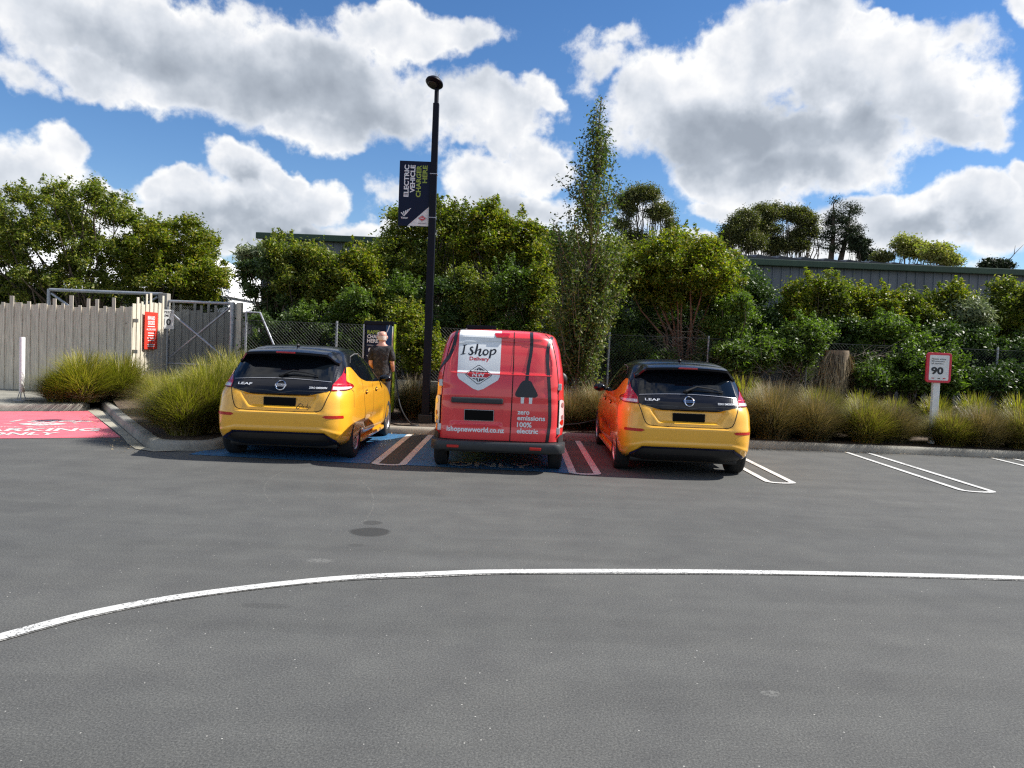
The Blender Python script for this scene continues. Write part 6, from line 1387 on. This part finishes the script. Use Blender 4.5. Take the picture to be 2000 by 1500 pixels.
for lb, u, v, D_, s in (('big green tussock left of the paling fence sign, beside the bollard', 165, 770, 16.3, 1.12), ('green tussock tucked behind the big left one', 235, 760, 17.0, 1.05), ('small green tussock at the left pavement edge', 118, 780, 16.0, .72)):
    c = P(u, v, D_); o = put_tuft(lb, c[0], c[1], TG[rng.integers(2)], s, group='green tussocks at the left'); o.location.z = .13
TGB = [tuft('tus_green', .98, 1.05, 4200, .35, w=.0068, dryh=.8) for _ in range(2)]
for lb, x, y_, s in (('tallest green tussock on the island, against the left hatchback', -4.75, 12.15, 1.05), ('front green tussock on the island nearest the kerb corner', -4.92, 11.6, .85), ('green and straw tussock at the left of the island', -5.45, 13.1, .80), ('green tussock at the back of the island below the gate', -5.2, 14.3, 1.1), ('small tussock at the rear left of the island', -6.15, 14.6, .72), ('island tussock half hidden behind the left hatchback', -4.55, 13.4, 1.05), ('small straw tussock at the left kerb of the island', -5.75, 12.75, .62), ('low green tussock filling the rear corner of the island', -6.75, 14.75, .70)):
    put_tuft(lb, x, y_, TGB[rng.integers(2)], s, group='green tussocks on the island')
TB = [tuft('tus_brown', .95, .86, 4000, .30, spread=1.0, w=.0050, stiff=.3, dryh=1.12) for _ in range(3)]; TBo = [tuft('tus_green', .95, .84, 3400, .8, spread=1.0, w=.0052, stiff=.4, dry='tus_brown', dryh=1.1) for _ in range(2)]
front = [(4.25, 14.6, .9, 0), (4.95, 14.5, 1.05, 0), (5.75, 14.55, 1.0, 0), (6.75, 14.5, .92, 1), (7.35, 14.7, .82, 0), (8.3, 14.45, .80, 1), (8.95, 14.5, .86, 0), (9.7, 14.5, .86, 1), (10.6, 14.5, .95, 0), (11.5, 14.5, .95, 0), (5.3, 15.3, 1.1, 0), (6.2, 15.5, 1.05, 1), (3.6, 15.2, .95, 0), (2.7, 15.0, .9, 0), (12.6, 14.8, 1.0, 0)]
FL = ['olive brown tussock touching the right side of the right hatchback', 'tall brown tussock below the left of the dead pampas', 'brown tussock in front of the dead pampas stump', 'orange tinged leaning tussock between the stump and parking sign', 'small brown tussock just left of the parking sign', 'low tussock at the foot of the parking sign',
      'brown tussock just right of the parking sign', 'olive tussock second to the right of the parking sign', 'brown tussock below the last fence post', 'brown tussock at the right edge by the kerb', 'tall feathery tussock behind the front row, left of the stump', 'grey feathery tussock behind the front row, right of the stump', 'tussock peeping over the right hatchback tail lamp', 'tussock hidden behind the right hatchback', 'tussock at the far right corner of the bed']
for (x, y_, s, k), lb in zip(front, FL): put_tuft(lb, x, y_, (TBo if k else TB)[rng.integers(2)], s, group='brown tussocks along the right kerb')
TY = [tuft('tus_yellow', .68, .86, 1700, .18, spread=.95, w=.010, stiff=.35) for _ in range(2)]
for x, y_, s, lb in ((4.9, 16.2, 1.25, 'upright yellow green tussock behind the right hatchback'), (5.75, 16.4, .9, 'small yellow tussock left of the dead pampas'), (7.35, 16.1, .95, 'yellow green tussock right of the dead pampas'), (8.1, 16.2, .9, 'yellow tussock left behind the parking sign'), (8.95, 16.2, .95, 'yellow tussock right behind the parking sign'), (9.8, 16.2, 1.0, 'yellow tussock left of the last fence post'), (10.7, 16.1, 1.1, 'yellow tussock right of the last fence post'), (11.6, 16.0, 1.1, 'yellow tussock at the right edge')):
    put_tuft(lb, x, y_, TY[rng.integers(2)], s, group='yellow tussocks in the back row')
for x, y_, s, lb in ((-1.95, 15.6, .85, 'straw coloured tussock beside the lamp post'), (-1.25, 15.4, .85, 'straw tussock between the lamp post and van'), (1.75, 15.1, 1.0, 'brown tussock between the van and right hatchback'), (1.15, 14.9, .8, 'brown tussock behind the right edge of the van'), (-3.45, 15.5, .8, 'tussock behind the roof of the left hatchback')):
    put_tuft(lb, x, y_, TB[rng.integers(3)], s, group='brown tussocks around the chargers')
pm = blade_mesh('blades', blades(1300, .75, 1.5, 1.0, .007, rng, stiff=.5), L['pampas']); c = P(1560, 700, 18.0); o = thing('pampas_grass', 'tall grey green arching flax clump left of the dead stump', 'grass', (c[0], c[1], .9)); link('blades', pm, o)
# dead pampas stump: a short trunk under hanging thatch
c = P(1632, 740, 16.9); ds = thing('dead_pampas', 'cut dead pampas stump with hanging straw thatch', 'stump', (c[0], c[1], bedz(c[0], c[1])))
mb = MB(); mb.lathe([(.22, 0), (.19, .8), (.21, 1.3), (.25, 1.58), (.24, 1.66), (.2, 1.62), (.001, 1.60)], 18); mb.build('trunk', mat('straw_core', (.20, .15, .10), .9, .3, 30, .8, 60), ds, smooth=True)
n = 5200; a = rng.uniform(0, 6.28, n); zt = rng.uniform(.35, 1.66, n) ** 1.0; ln = rng.uniform(.3, .95, n); flare = rng.uniform(.0, .26, n) + .16 * np.sin(a * 3 + 1) ** 2 * (zt < 1.3); V = np.zeros((n, 4, 2, 3)); ww = .006
for i in range(4):
    s = i / 3; r_ = .205 + (.5 + .5 * np.sin(a * 2 + .6)) * flare * np.sin(np.pi * min(1, s * .9)) + .02; z = np.maximum(.02, zt - ln * s); aa = a + rng.normal(0, .10, n) * s
    V[:, i, 0] = np.stack([r_ * np.cos(aa) - np.sin(aa) * ww, r_ * np.sin(aa) + np.cos(aa) * ww, z], 1); V[:, i, 1] = np.stack([r_ * np.cos(aa) + np.sin(aa) * ww, r_ * np.sin(aa) - np.cos(aa) * ww, z], 1)
link('thatch', blade_mesh('thatch', V, L['straw']), ds)
# tangles of dry twigs along the fence foot
def tangle(label, u0, u1, v0, v1, D_, n):
    c = P((u0 + u1) / 2, v1, D_); o = thing('dry_twigs', label, 'twigs', (c[0], c[1], bedz(c[0], c[1])), 0, 'dry twig tangles under the fence'); mb = MB(); base = np.array([c[0], c[1], bedz(c[0], c[1])])
    for k in range(n):
        p = P(rng.uniform(u0, u1), rng.uniform(v0, v1), D_ + rng.uniform(-.4, .4)) - base; a = rng.uniform(0, 6.28); e = rng.uniform(-.3, 1.0); ln = rng.uniform(.25, .8); d = np.array([math.cos(a), math.sin(a) * .5, e]) * ln
        mb.tube([p, p + d * .5 + rng.normal(size=3) * .05, p + d + np.array([0, 0, -.12 * ln])], [.0042, .0035, .0015], 3, cap=False)
    me = bpy.data.meshes.new('twigs'); me.from_pydata(mb.v, [], mb.f); me.update(); me.materials.append(M['barkpale']); q = link('twigs', me, o); q['kind'] = 'stuff'
tangle('pale twig tangle above the right hatchback roof', 1400, 1500, 705, 775, 17.0, 110); tangle('pale twig tangle left of the dead pampas', 1500, 1600, 700, 775, 17.1, 150); tangle('twig tangle right of the dead pampas', 1665, 1720, 690, 770, 17.2, 110)
tangle('brown twigs at the foot of the domed tree', 1290, 1400, 640, 740, 17.9, 160);
